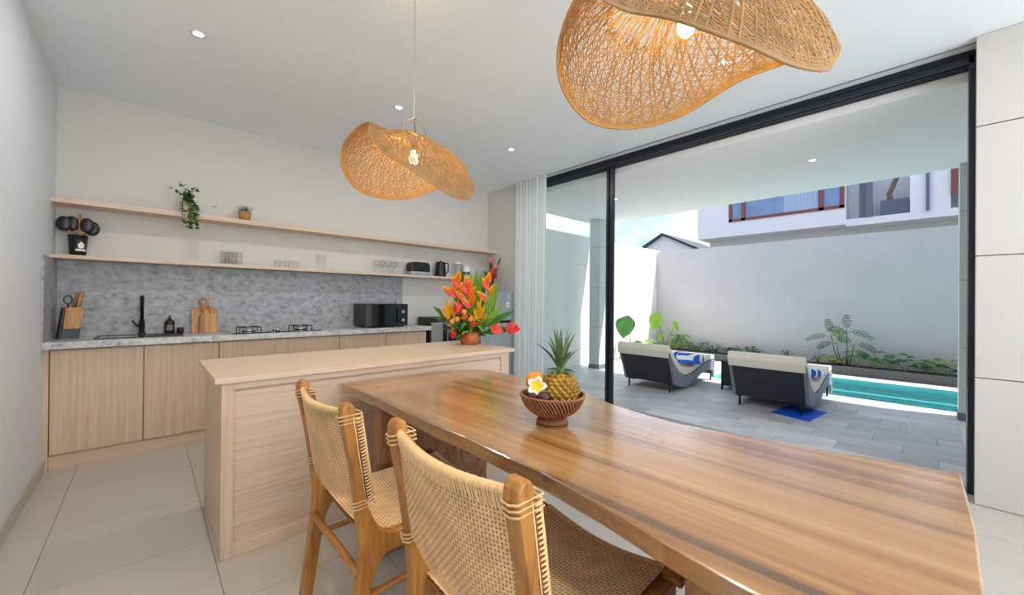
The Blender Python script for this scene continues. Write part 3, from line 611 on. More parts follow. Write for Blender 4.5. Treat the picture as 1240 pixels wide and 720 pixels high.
LEGW = wood('rough_slab_wood', [srgb(78, 48, 28), srgb(146, 100, 66), srgb(176, 128, 88)], (4, 4, 1), .55, nscale=3.5, dist=2.5, detail=8)
obj('slab_leg', MB().prism([(-.36, 0), (.33, 0), (.33, .25), (.35, .5), (.33, .721), (-.34, .721), (-.36, .4)], 'y', .71, .80), LEGW, tb, bevel=.008)
obj('slab_leg', MB().prism([(-.34, 0), (.33, 0), (.34, .4), (.33, .721), (-.37, .721), (-.35, .3)], 'y', -.85, -.76), LEGW, tb, bevel=.008)

# ------------------------------------------------------------------ chairs
def weave(P, N, nu, nv, wu, wv, amp, mb=None, close_top=0):
    mb = mb or MB()
    def strand(pts, nrm, w_, sides):
        vs = []; 
        for p, q, s_ in zip(pts, nrm, sides): vs += [p-s_*w_, p+q*w_*.35, p+s_*w_]
        fs = []
        for i in range(len(pts)-1): fs += [(3*i, 3*i+1, 3*i+4, 3*i+3), (3*i+1, 3*i+2, 3*i+5, 3*i+4)]
        mb.add(vs, fs)
    e_ = 1e-3
    for j in range(nv+1):
        pts = []; nr = []; sd = []
        for i in range(nu+1):
            u, v = i/nu, j/nv; q = N(u, v); p = P(u, v)+q*amp*(1 if (i+j) % 2 else -1); pts.append(p); nr.append(q)
            dv = (P(u, min(1, v+e_))-P(u, max(0, v-e_))).normalized(); sd.append(dv)
        strand(pts, nr, wv, sd)
    for i in range(nu+1):
        pts = []; nr = []; sd = []
        for j in range(nv+1):
            u, v = i/nu, j/nv; q = N(u, v); p = P(u, v)+q*amp*(-1 if (i+j) % 2 else 1); pts.append(p); nr.append(q)
            du = (P(min(1, u+e_), v)-P(max(0, u-e_), v)).normalized(); sd.append(du)
        strand(pts, nr, wu, sd)
    return mb
def make_chair(label):
    t = thing('dining_chair', label, 'chair', (0, 0, 0))
    HW = .24   # half width to post centres, local x forward, origin under the top of the posts
    # rear post + leg profile (x, z)
    back = [(.462, .0), (.462, .05), (.482, .2), (.501, .357), (.507, .46), (.5, .52), (.492, .6), (.472, .731), (.452, .83), (.442, .885)]
    topc = [(.443, .908), (.452, .921), (.464, .925), (.477, .92), (.484, .906)]
    front = [(.49, .86), (.502, .73), (.521, .604), (.545, .54), (.572, .49), (.60, .468), (.66, .462)]
    low = [(.66, .40), (.61, .405), (.58, .395), (.56, .365), (.548, .322), (.538, .274), (.52, .15), (.504, .03), (.50, .0)]
    poly = [(x-.462, z) for x, z in back+topc+front+low]
    for s_ in (-1, 1):
        obj('leg', MB().prism(poly, 'y', s_*HW-.0225, s_*HW+.0225), TEAK, t, bevel=.008)
        fp = [(.575, 0), (.612, 0), (.622, .2), (.628, .36), (.628, .43), (.60, .448), (.36, .446), (.198, .456), (.198, .40), (.36, .390), (.45, .388), (.52, .385), (.56, .35), (.572, .2)]
        obj('leg', MB().prism(fp, 'y', s_*HW-.0225, s_*HW+.0225), TEAKH, t, bevel=.006)
        obj('stretcher', MB().tube([(.055, s_*HW, .275), (.59, s_*HW, .285)], .0125, 10), TEAKH, t, smooth=True)
    obj('stretcher', MB().tube([(.045, -HW, .365), (.045, HW, .365)], .0135, 10), TEAKH, t, smooth=True)
    obj('stretcher', MB().tube([(.60, -HW, .33), (.60, HW, .33)], .0135, 10), TEAKH, t, smooth=True)
    obj('front_rail', MB().tube([(.622, -HW-.045, .453), (.622, -HW-.04, .453)]+[(.622, -HW+2*HW*k/10, .45-.030*math.sin(PI*k/10)) for k in range(11)]+[(.622, HW+.04, .453), (.622, HW+.045, .453)], [.010]+[.021]*13+[.010], 12), TEAKH, t, smooth=True)
    # woven back
    def bx(z): # line just in front of the post
        return -.004+(.90-z)*.155
    def PB(off):
        def P(u, v):
            z = .60+.285*v; y = (-HW+.012)+(2*HW-.024)*u; sag = math.sin(PI*u)**1.0
            return Vector((bx(z)-.030*sag*(.75+.25*v)+off, y, z-.055*(math.sin(PI*u)*.18)*(v)-0.0+(.0 if v > .5 else 0)+(1-v)*(-.03*math.sin(PI*u))))
        return P
    NB = lambda u, v: Vector((-1, 0, -.15)).normalized()
    obj('woven_back', weave(PB(-.004), NB, 46, 29, .0033, .0032, .0018), RATTAN, t, smooth=True)
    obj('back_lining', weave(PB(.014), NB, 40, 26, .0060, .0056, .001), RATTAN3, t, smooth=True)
    # rolled top of the weave
    P = PB(.004); rl = MB()
    for i in range(64):
        u0 = (i+.5)/64; c = P(u0, 1)+Vector((0, 0, .002)); rr = .0125+.0003*(i % 3)
        pts = [c+Vector((rr*math.cos(a), 0, rr*1.0*math.sin(a))) for a in [-.55+k*(PI+1.1)/8 for k in range(9)]]
        # one flat wrap of cane over the top, hanging a little down each side
        pts = [pts[0]+Vector((0, 0, -.014))]+pts+[pts[-1]+Vector((.006, 0, -.018-.004*((i*7) % 3)))]
        vs = []; hw = .0041
        for p in pts: vs += [p-Vector((0, hw, 0)), p+(p-c)*.035, p+Vector((0, hw, 0))]
        fs = []
        for k in range(len(pts)-1): fs += [(3*k, 3*k+1, 3*k+4, 3*k+3), (3*k+1, 3*k+2, 3*k+5, 3*k+4)]
        rl.add(vs, fs)
    o = obj('rolled_edge', rl, RATTAN2, t, smooth=True); o['kind'] = 'stuff'
    # lacing beside the posts and strap bindings around them
    for s_ in (-1, 1):
        lc = MB(); n_ = 26
        for k in range(n_):
            z = .60+.27*k/(n_-1); x = bx(z)+.028
            lc.tube([(x-.006, s_*(HW+.022), z), (x+.004, s_*(HW+.026), z+.003), (x+.014, s_*(HW+.018), z+.005)], .0028, 5)
        lc.tube([(bx(.59)+.044, s_*(HW+.016), .59), (bx(.88)+.044, s_*(HW+.016), .88)], .004, 6)
        lc.tube([(bx(.59)+.016, s_*(HW+.023), .59), (bx(.88)+.016, s_*(HW+.023), .88)], .0018, 6)
        o = obj('edge_lacing', lc, RATTAN2, t, smooth=True)
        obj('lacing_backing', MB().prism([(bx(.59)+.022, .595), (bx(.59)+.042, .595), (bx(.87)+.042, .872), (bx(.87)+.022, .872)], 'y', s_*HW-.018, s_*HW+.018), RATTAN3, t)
        for zz in (.858, .870, .882, .578, .589, .600):
            x0 = bx(zz)-.019; x1 = bx(zz)+.045; dz = -.006
            obj('strap', MB().tube([(x0-.001, s_*HW-.0235, zz+.004), (x0-.0035, s_*HW, zz-.003), (x0-.001, s_*HW+.0235, zz-.002), (x1, s_*HW+.0235, zz+.006), (x1+.002, s_*HW, zz+.006), (x1, s_*HW-.0235, zz+.006)], .0024, 6, closed=True), RATTAN2, t, smooth=True)
    # woven seat
    def PS(off):
        def P(u, v):
            x = .09+.535*u; y = (-HW+.012)+(2*HW-.024)*v; return Vector((x, y, .470-.030*math.sin(PI*v)*(.35+.65*u)-.010*math.sin(PI*u)+off))
        return P
    NS = lambda u, v: Vector((0, 0, 1))
    obj('woven_seat', weave(PS(0), NS, 42, 40, .0044, .0030, .0018), SEATR, t, smooth=True)
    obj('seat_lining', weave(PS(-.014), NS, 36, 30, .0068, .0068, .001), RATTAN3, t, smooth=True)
    rl = MB()
    for i in range(56):
        y = -HW+.014+(2*HW-.028)*i/55; zc_ = .45-.030*math.sin(PI*i/55)
        rl.tube([(.618+.024*math.cos(a), y, zc_+.024*math.sin(a)) for a in [PI*.62-k*(PI*1.2)/6 for k in range(7)]], .0036, 5)
    o = obj('seat_front_wrap', rl, RATTAN2, t, smooth=True); o['kind'] = 'stuff'
    return t
ch = make_chair('teak chair with woven rattan back, closer to the island'); ch.location = (.462-.0, 1.50, 0)
dup(ch, (.505, .76, 0), 0, 'teak chair with woven rattan back, in front with its back half cut off by the picture edge', None)
for o in (ch,): o['group'] = 'rattan dining chairs'
for o in C.objects:
    if o.name == 'dining_chair.001': o['group'] = 'rattan dining chairs'; o['label'] = 'teak chair with woven rattan back, larger in view, farther from the island'

# ------------------------------------------------------------------ bowl and fruit
BX, BY = 1.155, 1.00; Z0 = .7805
BWL = mat('woven_bowl', srgb(62, 36, 24), .45, var=.3, vscale=60); BWLL = mat('woven_bowl_light', srgb(160, 104, 66), .45, var=.3, vscale=60)
bo = thing('woven_bowl', 'brown woven footed fruit bowl on the table', 'bowl', (BX, BY, Z0))
prof = [(.060, .002), (.062, .008), (.052, .02), (.046, .026), (.060, .032), (.085, .045), (.106, .066), (.118, .09), (.124, .108)]
obj('shell', MB().lathe([(0, .028)]+[(r-.003, z) for r, z in prof[3:]]+[(.119, .108), (.10, .066), (.08, .048), (0, .036)], seg=40), BWL, bo, smooth=True)
obj('foot_core', MB().lathe([(0, 0), (.058, 0), (.060, .008), (.050, .02), (.044, .028), (0, .028)], seg=36), BWL, bo, smooth=True)
def pr(t):
    q = t*(len(prof)-4); i = min(int(q), len(prof)-5); f = q-i; a, b_ = prof[3+i], prof[4+i]; return a[0]+(b_[0]-a[0])*f, a[1]+(b_[1]-a[1])*f
cd = MB()
for k in range(54):
    a0 = 2*PI*k/54; pts = []
    for i in range(9):
        r, z = pr(i/8); a = a0-.55*i/8; pts.append((r*math.cos(a), r*math.sin(a), z))
    cd.tube(pts, .0030, 5)
o = obj('woven_cords', cd, BWLL, bo, smooth=True); o['kind'] = 'stuff'
fc = MB()
for k in range(44):
    a0 = 2*PI*k/44; fc.tube([((r+.001)*math.cos(a0-.3*i/2), (r+.001)*math.sin(a0-.3*i/2), z) for i, (r, z) in enumerate(((.060, .004), (.055, .015), (.047, .026)))], .0026, 5)
obj('foot_cords', fc, BWLL, bo, smooth=True)['kind'] = 'stuff'
rim = MB()
for ph in (0, 1): rim.tube([((.122+.003*math.cos(a*30+ph*PI))*math.cos(a), (.122+.003*math.cos(a*30+ph*PI))*math.sin(a), .110+.003*math.sin(a*30+ph*PI)) for a in [2*PI*i/240 for i in range(240)]], .003, 5, closed=True)
obj('braided_rim', rim, BWLL, bo, smooth=True)
bd = Vector((.70, -.714, 0)); bf = Vector((.714, .70, 0))
pc = Vector((BX, BY, Z0))+bd*.030+bf*.0
pn = thing('pineapple', 'ripe yellow-brown pineapple with tall green crown in the bowl', 'pineapple', tuple(pc+Vector((0, 0, .048))))
pp = [(0, 0), (.035, .003), (.055, .025), (.063, .06), (.062, .09), (.054, .12), (.036, .142), (.02, .148), (0, .15)]
PINE = mat('pineapple_flesh', srgb(178, 134, 44), .5, var=.5, vscale=28); PINB = mat('pineapple_scale', srgb(150, 112, 52), .55, var=.4, vscale=40)
obj('body', MB().lathe(pp, seg=24), PINE, pn, smooth=True)
def ppr(z):
    for (r0, z0), (r1, z1) in zip(pp[:-1], pp[1:]):
        if z0 <= z <= z1: return r0+(r1-r0)*(z-z0)/(z1-z0+1e-9)
    return .02
scl = MB(); tip = MB()
for row in range(10):
    z = .012+row*.0138; r = ppr(z)
    for k in range(15):
        a = 2*PI*(k+.5*(row % 2))/15; c0 = (r*math.cos(a)*.985, r*math.sin(a)*.985, z)
        wdt = r*2*PI/15*.5
        scl.ball(c0, wdt, 7, 5, (.85, .85, .75))
        tip.tube([((r+wdt*.6)*math.cos(a), (r+wdt*.6)*math.sin(a), z), ((r+wdt*1.1)*math.cos(a), (r+wdt*1.1)*math.sin(a), z+.006)], [.0035, .0008], 4)
obj('scales', scl, PINE, pn, smooth=True)['kind'] = 'stuff'
obj('scale_tips', tip, PINB, pn, smooth=True)['kind'] = 'stuff'
PLF = mat('pineapple_leaf', srgb(92, 118, 78), .5, var=.25, vscale=20)
rn = random.Random(9)
for k in range(20):
    a = k*2.399; t = k/19; el = (.25+.5*t) if k < 7 else (.75+.75*t); L_ = .055 if k < 7 else (.13+.02*math.sin(k*3) if k < 16 else .15)
    obj('crown_leaf', MB().leaf((.010*math.cos(a), .010*math.sin(a), .138+.04*t), (math.cos(a)*math.cos(el), math.sin(a)*math.cos(el), math.sin(el)), L_, .026-.006*t, (0, 0, 1), 1.1*(1-t*.55), 8, .35, .25), PLF, pn, smooth=True)
obj('crown_heart', MB().lathe([(0, .13), (.018, .135), (.014, .165), (.008, .20), (0, .22)], seg=10), PLF, pn, smooth=True)
def fruit(name, off, up, r, m_, label, cat, sc_=(1, 1, 1), stemc=None):
    c = Vector((BX, BY, Z0))+bd*off[0]+bf*off[1]+Vector((0, 0, up)); t = thing(name, label, cat, tuple(c))
    obj('skin', MB().ball((0, 0, 0), r, 18, 12, sc_), m_, t, smooth=True)
    if stemc:
        obj('calyx', MB().lathe([(0, r*.93), (r*.45, r*.90), (r*.5, r*.98), (0, r*1.06)], seg=8), stemc, t)
    return t
ORG = mat('orange_peel', srgb(240, 140, 5), .4, bump=.3, bscale=120); MNG = mat('mangosteen_skin', srgb(84, 44, 40), .4, var=.3, vscale=20)
LIME = mat('lime_skin', srgb(96, 140, 40), .4); CAL = mat('calyx_green', srgb(110, 120, 70), .6)
fruit('orange', (-.068, .015), .155, .037, ORG, 'bright orange fruit behind the frangipani flower', 'orange')
fruit('mangosteen', (-.076, -.02), .107, .031, MNG, 'brown mangosteen at the bowl rim, below the orange', 'mangosteen', stemc=CAL)
fruit('mangosteen', (-.034, -.045), .104, .028, MNG, 'brown mangosteen low between the other one and the pineapple', 'mangosteen', stemc=CAL)
fruit('passion_fruit', (-.030, -.005), .134, .027, mat('purple_skin', srgb(52, 32, 40), .4), 'dark purple fruit right against the pineapple', 'fruit')
fruit('lime', (-.028, .045), .150, .028, LIME, 'green lime between the orange and the pineapple', 'lime')
fruit('lime', (.088, .035), .113, .028, LIME, 'green lime on the window side of the pineapple', 'lime')
fg = thing('frangipani_flower', 'white and yellow frangipani flower lying on the fruit', 'flower', tuple(Vector((BX, BY, Z0))+bd*-.062+bf*-.038+Vector((0, 0, .150))))
FRW = mat('frangipani_white', srgb(246, 244, 232), .5); FRY = mat('frangipani_yellow', srgb(250, 214, 20), .5)
for k in range(5):
    a = 2*PI*k/5+.3; d = bd*math.sin(a)+Vector((0, 0, math.cos(a)))-bf*.15
    pe = obj('petal', MB().leaf((0, 0, 0), d, .040, .030, -bf, .0, 7, .12, .62), FRW, fg, smooth=True)
    obj('petal_heart', MB().leaf(-bf*.0016, d, .026, .018, -bf, .0, 6, .12, .55), FRY, pe, smooth=True)

# ------------------------------------------------------------------ pendant lamps
def make_lamp(label):
    t = thing('rattan_pendant_lamp', label, 'pendant lamp', (0, 0, 2.10)); LZ = (ZC-2.10)/.85
    # rim of the folded hat: angle, then offsets to the side, away and up from the crown
    ctrl = [(0, .379, 0, -.272), (25, .347, .18, -.218), (55, .186, .32, -.199), (85, -.018, .40, -.265), (115, -.208, .38, -.288), (145, -.360, .28, -.268), (170, -.422, .10, -.204), (185, -.415, 0, -.108), (197, -.342, -.08, -.018), (207, -.246, -.14, .015), (220, -.235, -.24, -.095), (240, -.145, -.34, -.224), (265, -.026, -.40, -.311), (290, .117, -.38, -.390), (315, .227, -.28, -.415), (340, .331, -.12, -.376)]
    def cyc(a, q):
        a %= 360; n_ = len(ctrl)
        for i in range(n_):
            a0 = ctrl[i][0]; a1 = ctrl[(i+1) % n_][0]+(360 if i == n_-1 else 0)
            if a0 <= a < a1:
                p = [ctrl[(i-1) % n_][q], ctrl[i][q], ctrl[(i+1) % n_][q], ctrl[(i+2) % n_][q]]; x = (a-a0)/(a1-a0)
                return .5*(2*p[1]+(-p[0]+p[2])*x+(2*p[0]-5*p[1]+4*p[2]-p[3])*x*x+(-p[0]+3*p[1]-3*p[2]+p[3])*x**3)
        return ctrl[0][q]
    tab = [tuple(cyc(a, q) for q in (1, 2, 3)) for a in range(360)]
    va = math.radians(60.86); rv = Vector((math.sin(va), -math.cos(va), 0)); dv = Vector((math.cos(va), math.sin(va), 0))
    def S(r, a, dz=0):
        i = (math.degrees(a)) % 360; i0 = int(i) % 360; f = i-int(i); t0, t1 = tab[i0], tab[(i0+1) % 360]
        rx, dx, zx = (t0[q]*(1-f)+t1[q]*f for q in range(3))
        g = r**.9; wgt = min(1, max(0, -zx/.25))
        bul = math.sin(PI*min(1, r))*wgt
        X = .05*math.cos(a)*(1-g)+rx*g*(1+.10*bul); Y = .05*math.sin(a)*(1-g)+dx*g*(1+.10*bul)
        Z = zx*r**1.25+.045*bul+dz
        return rv*X+dv*Y+Vector((0, 0, Z))
    rn = random.Random(2)
    def strands(n_, r0, r1, twist, w_, seg, jit, dz, nm, flat=.5):
        m_ = MB()
        for k in range(n_):
            a0 = 2*PI*(k+rn.uniform(-jit, jit))/n_; ww = w_*rn.uniform(.8, 1.15); pts = []
            for i in range(seg+1):
                q = i/seg; r = r0+(r1-r0)*q
                pts.append(S(r, a0+twist*q**1.1, dz+rn.uniform(-.0015, .0015)))
            m_.tube(pts, ww, 4, cap=False)
        o = obj(nm, m_, LAMPR, t, smooth=True); o['kind'] = 'stuff'; return o
    strands(66, 0, 1, .42, .0030, 16, .35, 0, 'radial_canes')
    strands(66, 0, 1, -.42, .0030, 16, .35, .004, 'crossing_canes')
    strands(84, .40, 1, 1.3, .0017, 16, .4, .002, 'diagonal_canes')
    strands(84, .40, 1, -1.3, .0017, 16, .4, -.002, 'weft_canes')
    strands(110, .84, 1, .5, .0020, 5, .4, .001, 'rim_canes')
    m_ = MB()
    for r, w_ in ((0, .004), (.03, .003), (.45, .0022), (.75, .0022), (.80, .0018), (.95, .0022), (.965, .0022), (.98, .0026), (.99, .003), (1.0, .0045)):
        m_.tube([S(r, 2*PI*i/120, .001) for i in range(120)], w_, 5, closed=True)
    obj('rim_hoops', m_, LAMPR, t, smooth=True)
    # hoop handle, cord, socket, bulb
    hp = [Vector((.075*math.cos(a)*math.sin(va), -.075*math.cos(a)*math.cos(va), .0+.13*math.sin(a))) for a in [PI*i/14 for i in range(15)]]
    obj('wire_hoop', MB().tube(hp, .0035, 6), mat('hoop_brass', srgb(150, 128, 100), .4, metal=.5), t, smooth=True)
    obj('cord', MB().tube([(0, 0, .13), (0, 0, LZ-.02)], .0028, 6), mat('cord_grey', srgb(168, 160, 156), .6), t, smooth=True)
    obj('ceiling_rose', MB().lathe([(0, LZ-.025), (.05, LZ-.02), (.055, LZ-.001), (0, LZ-.001)], seg=20), WHITEP, t, smooth=True)
    obj('lamp_wire', MB().tube([(0, 0, .13), (.01, .0, .05), (0, 0, -.02)], .0025, 6), BLKP, t)
    obj('socket', MB().lathe([(0, -.02), (.018, -.02), (.018, -.07), (0, -.07)], seg=14), BLKP, t, smooth=True)
    obj('bulb', MB().lathe([(0.001, -.07), (.014, -.072), (.024, -.11), (.026, -.13), (.02, -.15), (0.001, -.162)], seg=18), mat('bulb_glow', srgb(255, 236, 200), .4, emis=srgb(255, 214, 140), es=14), t, smooth=True)
    return t
lm = make_lamp('wavy woven rattan pendant lamp hanging over the far end of the table')
lm.location = (1.02, 1.862, 2.10); lm.scale = (.85, .85, .85)
l2 = dup(lm, (1.02, .434, 2.085), -math.radians(37.7), 'wavy woven rattan pendant lamp cut off by the picture top, over the near table half')
_a = math.radians(23.13)
l2.rotation_euler = (Matrix.Rotation(math.radians(6), 3, Vector((math.sin(_a), -math.cos(_a), 0))) @ Matrix.Rotation(-math.radians(37.7), 3, 'Z')).to_euler()
for o in (lm, l2):
    o['group'] = 'rattan pendant lamps'
    light('pendant_bulb_light', 'POINT', (o.location.x, o.location.y, 1.99), 14, (1, .72, .17)).data.shadow_soft_size = .035

# ------------------------------------------------------------------ downlights
DLM = mat('downlight_glow', srgb(255, 250, 240), .4, emis=srgb(255, 246, 230), es=6)
def downlight(x, y, z, label, power, grp='recessed downlights'):
    t = thing('recessed_downlight', label, 'ceiling light', (x, y, z), 0, grp)
    obj('trim_ring', MB().lathe([(.028, -.002), (.045, -.004), (.048, 0), (.028, 0)], seg=24), WHITEP, t, smooth=True)
    obj('lamp_disc', MB().lathe([(0, -.0015), (.028, -.0015)], seg=24), DLM, t)
    if power:
        l = light('downlight_lamp', 'AREA', (x, y, z-.012), power, (1, .96, .90), .09, None, (0, 0, -1)); l.data.shape = 'DISK'
downlight(.223, 3.21, ZC, 'small round recessed ceiling light above the sink end of the kitchen', 5)
downlight(1.602, 3.195, ZC, 'small round recessed ceiling light beside the pendant cord', 5)
downlight(2.96, 3.20, ZC, 'small round recessed ceiling light near the curtain', 5)
for x in (.22, 1.6, 2.96): downlight(x, -1.2, ZC, 'unseen ceiling light added behind the viewer for brightness', 5, 'added fill lights behind the viewer')  # unseen lamps, added to light the room from behind
downlight(.223, 1.0, ZC, 'unseen ceiling light added to brighten the chair side of the table', 7)  # this lamp and the next are unseen, added to brighten chairs and table
downlight(2.96, 1.0, ZC, 'unseen ceiling light added for brightness between table and sliding door', 4)
downlight(5.20, .858, ZP, 'small round recessed light in the patio ceiling near the villa windows', 0)
downlight(5.10, 3.213, ZP, 'small round recessed light in the patio ceiling beside the door stile', 0)

# ------------------------------------------------------------------ curtain
def cur(s, t):
    y = 3.47+.60*s; x = 3.855+.011*math.sin(s*2*PI*9.3)+.006*math.sin(s*37)
    return (x, y-.0+.02*(1-t)*(1-s), .015+2.925*t)
cu = thing('sheer_curtain', 'sheer white full-length curtain drawn to the kitchen end of the sliding door', 'curtain', (0, 0, 0))
CUR = mat('sheer_white', srgb(246, 247, 247), .8, trans=.6)
obj('fabric', MB().grid(cur, 170, 8), CUR, cu, smooth=True)
obj('curtain_rail', MB().box(3.835, 3.875, 3.3, 4.09, 2.938, 2.9465), WHITEP, cu)

# ------------------------------------------------------------------ loungers, side table, mat, towels
WICK = mat('dark_wicker', srgb(38, 42, 52), .6, bump=.6, bscale=90); WICS = mat('grey_wicker', srgb(120, 126, 142), .6, bump=.6, bscale=90, var=.1)
CUSH = mat('cream_cushion', srgb(226, 220, 206), .85, bump=.1, bscale=12)
def make_lounger(label):
    t = thing('sun_lounger', label, 'sun lounger', (0, 0, 0)); W = .37
    top = [(-.16, .575), (-.02, .42), (.16, .27), (.36, .20), (.60, .215), (.9, .285), (1.2, .335), (1.46, .335)]
    bot = [(1.46, .055), (1.40, .055), (1.38, .16), (1.2, .195), (.9, .165), (.65, .075), (.45, .045), (.2, .065), (.02, .12)]
    for s_ in (-1, 1): obj('side_panel', MB().prism(top+bot, 'y', s_*W-.02, s_*W+.02), WICS, t, bevel=.006)
    obj('back_panel', MB().prism([(-.17, .575), (-.145, .575), (.05, .13), (.02, .12)], 'y', -W+.02, W-.02), WICK, t)
    obj('seat_deck', MB().prism(top+[(p[0], p[1]-.03) for p in top[::-1]], 'y', -W+.02, W-.02), WICK, t)
    obj('foot_panel', MB().box(1.43, 1.455, -W+.02, W-.02, .10, .33), WICS, t)
    for x, y in ((0.02, -.31), (0.02, .31), (1.42, -.34), (1.42, .34)):
        obj('leg', MB().tube([(x, y, 0), (x, y, .14)], .013, 8), BLACK, t, smooth=True)
    obj('under_rail', MB().tube([(.02, -.31, .13), (.02, .31, .13)], .010, 8), BLACK, t)
    # cushion following the curve and draped over the back edge
    cl = [(x, z+.012) for x, z in top]; ct = [(x+.03, z+.095) for x, z in top]; ct[0] = (-.15, .675); ct[-1] = (1.455, .41)
    flap = [(-.19, .66), (-.205, .60), (-.165, .50), (-.15, .50), (-.175, .58)]
    poly = [(x+0, z) for x, z in cl[::-1]]+flap[::-1][0:0]+[]
    poly = cl[::-1]+[(-.178, .578), (-.155, .505), (-.172, .497), (-.212, .60), (-.195, .662)]+ct
    o = obj('cushion', MB().prism(poly, 'y', -W-.012, W+.012), CUSH, t, bevel=.014)
    return t
l1 = make_lounger('dark wicker sun lounger with cream cushion nearer the alocasia plants'); l1.location = (5.28, 2.76, 0)
l2 = dup(l1, (5.33, 1.28, 0), 0, 'dark wicker sun lounger with cream cushion standing on the blue mat')
for o in (l1, l2): o['group'] = 'poolside loungers'
tag(obj('blue_mat', MB().prism([(5.12, .86), (5.72, .79), (5.83, 1.16), (5.24, 1.24)], 'z', .0005, .004), mat('blue_rubber', srgb(10, 92, 226), .6)), 'bright blue rectangular mat on the paving under a lounger', 'mat')
def towelmat():
    m = bpy.data.materials.new('striped_towel'); m.use_nodes = True; n = m.node_tree; b = n.nodes['Principled BSDF']; b.inputs['Roughness'].default_value = .9
    t = n.nodes.new('ShaderNodeTexCoord'); w_ = n.nodes.new('ShaderNodeTexWave'); w_.inputs['Scale'].default_value = 3.0; w_.inputs['Distortion'].default_value = .5
    cr = n.nodes.new('ShaderNodeValToRGB'); cr.color_ramp.interpolation = 'CONSTANT'; cr.color_ramp.elements[0].color = srgb(240, 242, 246); cr.color_ramp.elements[1].position = .52; cr.color_ramp.elements[1].color = srgb(22, 98, 208)
    n.links.new(t.outputs['Object'], w_.inputs[0]); n.links.new(w_.outputs[0], cr.inputs[0]); n.links.new(cr.outputs[0], b.inputs['Base Color']); return m
TW = towelmat()
def towel(loc, rz, label, s_=1):
    t = thing('striped_towel', label, 'towel', loc, rz, 'striped towels on the loungers')
    r = .065*s_
    obj('roll', MB().tube([(-.10*s_, -.16*s_, r), (0, 0, r*1.05), (.10*s_, .16*s_, r)], r, 14), TW, t, smooth=True)
    obj('fold', MB().prism([(-.16*s_, 0), (.2*s_, 0), (.19*s_, .05), (.02, .13*s_), (-.05, .12*s_)], 'y', -.16*s_, .13*s_), TW, t, bevel=.02)
    return t
towel((5.93, 2.46, .36), .3, 'blue and white striped towel folded on the lounger near the leafy corner', 1.1)
towel((5.98, 1.04, .36), -.5, 'blue and white striped towel folded on the lounger by the blue mat', .8)
st_ = thing('wicker_side_table', 'dark wicker side table between the two loungers', 'side table', (6.1, 1.70, 0))
obj('tabletop', MB().box(0, .42, 0, .36, .395, .42), WICK, st_, bevel=.004)
for x in (.012, .408):
    for y in (.012, .348): obj('leg', MB().box(x-.012, x+.012, y-.012, y+.012, 0, .395), BLACK, st_)
for bb_ in ((.0, .012, .02, .34), (.408, .42, .02, .34), (.02, .40, .348, .36), (.02, .4, 0, .012)): obj('side_panel', MB().box(*bb_, .06, .395), WICK, st_)
sf = thing('flower_dish', 'small dish of red and yellow flowers on the wicker side table', 'flowers', (6.33, 1.84, .42))
obj('dish', MB().lathe([(0, 0), (.07, 0), (.10, .03), (.095, .033), (.06, .008), (0, .008)], seg=20), mat('dark_dish', srgb(60, 50, 48), .4), sf, smooth=True)
for (dx, dy, z, m_, r) in ((-.02, .07, .10, YEL, .03), (0, .03, .06, YEL, .04), (.0, -.04, .10, mat('crimson', srgb(130, 20, 40), .4), .035), (.0, -.09, .06, RED, .04), (0, -.02, .04, RED, .03)):
    obj('bloom', MB().ball((dx, dy, z), r, 10, 6, (1, 1.2, .6)), m_, sf, smooth=True)

# ------------------------------------------------------------------ planting bed
ZS = .14
def bigleaf_plant(x, y, leaves, label, name='alocasia_plant', m_=LEAFL):
    t = thing(name, label, 'plant', (x, y, ZS if x > 9.0 else 0))
    for (dy, dz, L_, W_, tilt) in leaves:
        sx = -.15
        p = Vector((sx, dy, dz))
        s_ = obj('stem', MB().tube([(0, 0, 0), (sx*.5, dy*.5, dz*.65), tuple(p)], .012, 7), LEAFL, t, smooth=True)
        obj('leaf', MB().leaf(p-Vector((0, 0, -L_*.55)), (-.25, tilt, -1), L_, W_, (-1, 0, .3), .0, 8, .10, .35), m_, s_, smooth=True)
    return t
bigleaf_plant(9.2, 4.38, [(.10, .62, .46, .36, .15), (-.28, .52, .30, .12, -.6), (.0, .25, .22, .12, .4)], 'tall alocasia with upright heart leaf in the wall corner')
bigleaf_plant(7.55, 4.30, [(.02, .70, .50, .48, .1), (-.18, .30, .30, .2, -.4)], 'large-leaved alocasia beside the door stile', m_=LEAFG)
rn = random.Random(21)
def bush(x, y, h, w_, n_, label, m_=LEAFG, ls=.10, lw=.05, name='leafy_shrub', z=None):
    t = thing(name, label, 'plant', (x, y, ZS if z is None else z)); f = MB(); s_ = MB()
    for k in range(n_):
        a = rn.uniform(0, 2*PI); e_ = rn.uniform(.2, 1); r = w_*.5*rn.random()**.5; zz = h*rn.uniform(.15, .9)
        f.leaf((r*math.cos(a), r*math.sin(a), zz), (math.cos(a), math.sin(a), rn.uniform(-.2, .8)), ls*rn.uniform(.7, 1.3), lw*rn.uniform(.7, 1.3), (0, 0, 1), .6, 4, .15, .4)
    for k in range(5):
        a = k*1.3; s_.tube([(0, 0, -.02), (w_*.3*math.cos(a), w_*.3*math.sin(a), h*.7)], .005, 5)
    f.v = [(min(p[0], 9.385-x), min(p[1], 4.685-y), p[2]) for p in f.v]; s_.v = [(min(p[0], 9.385-x), min(p[1], 4.685-y), p[2]) for p in s_.v]
    obj('stem', s_, LEAFD, t); o = obj('foliage', f, m_, t, smooth=True); o['kind'] = 'stuff'; return t
bush(9.22, 4.05, .40, .34, 60, 'lime green shrub behind the lounger, next to the corner alocasia', LEAFL, .16, .06)
bush(9.22, 3.62, .24, .36, 45, 'mid green shrub behind the lounger head', LEAFG, .11, .06)
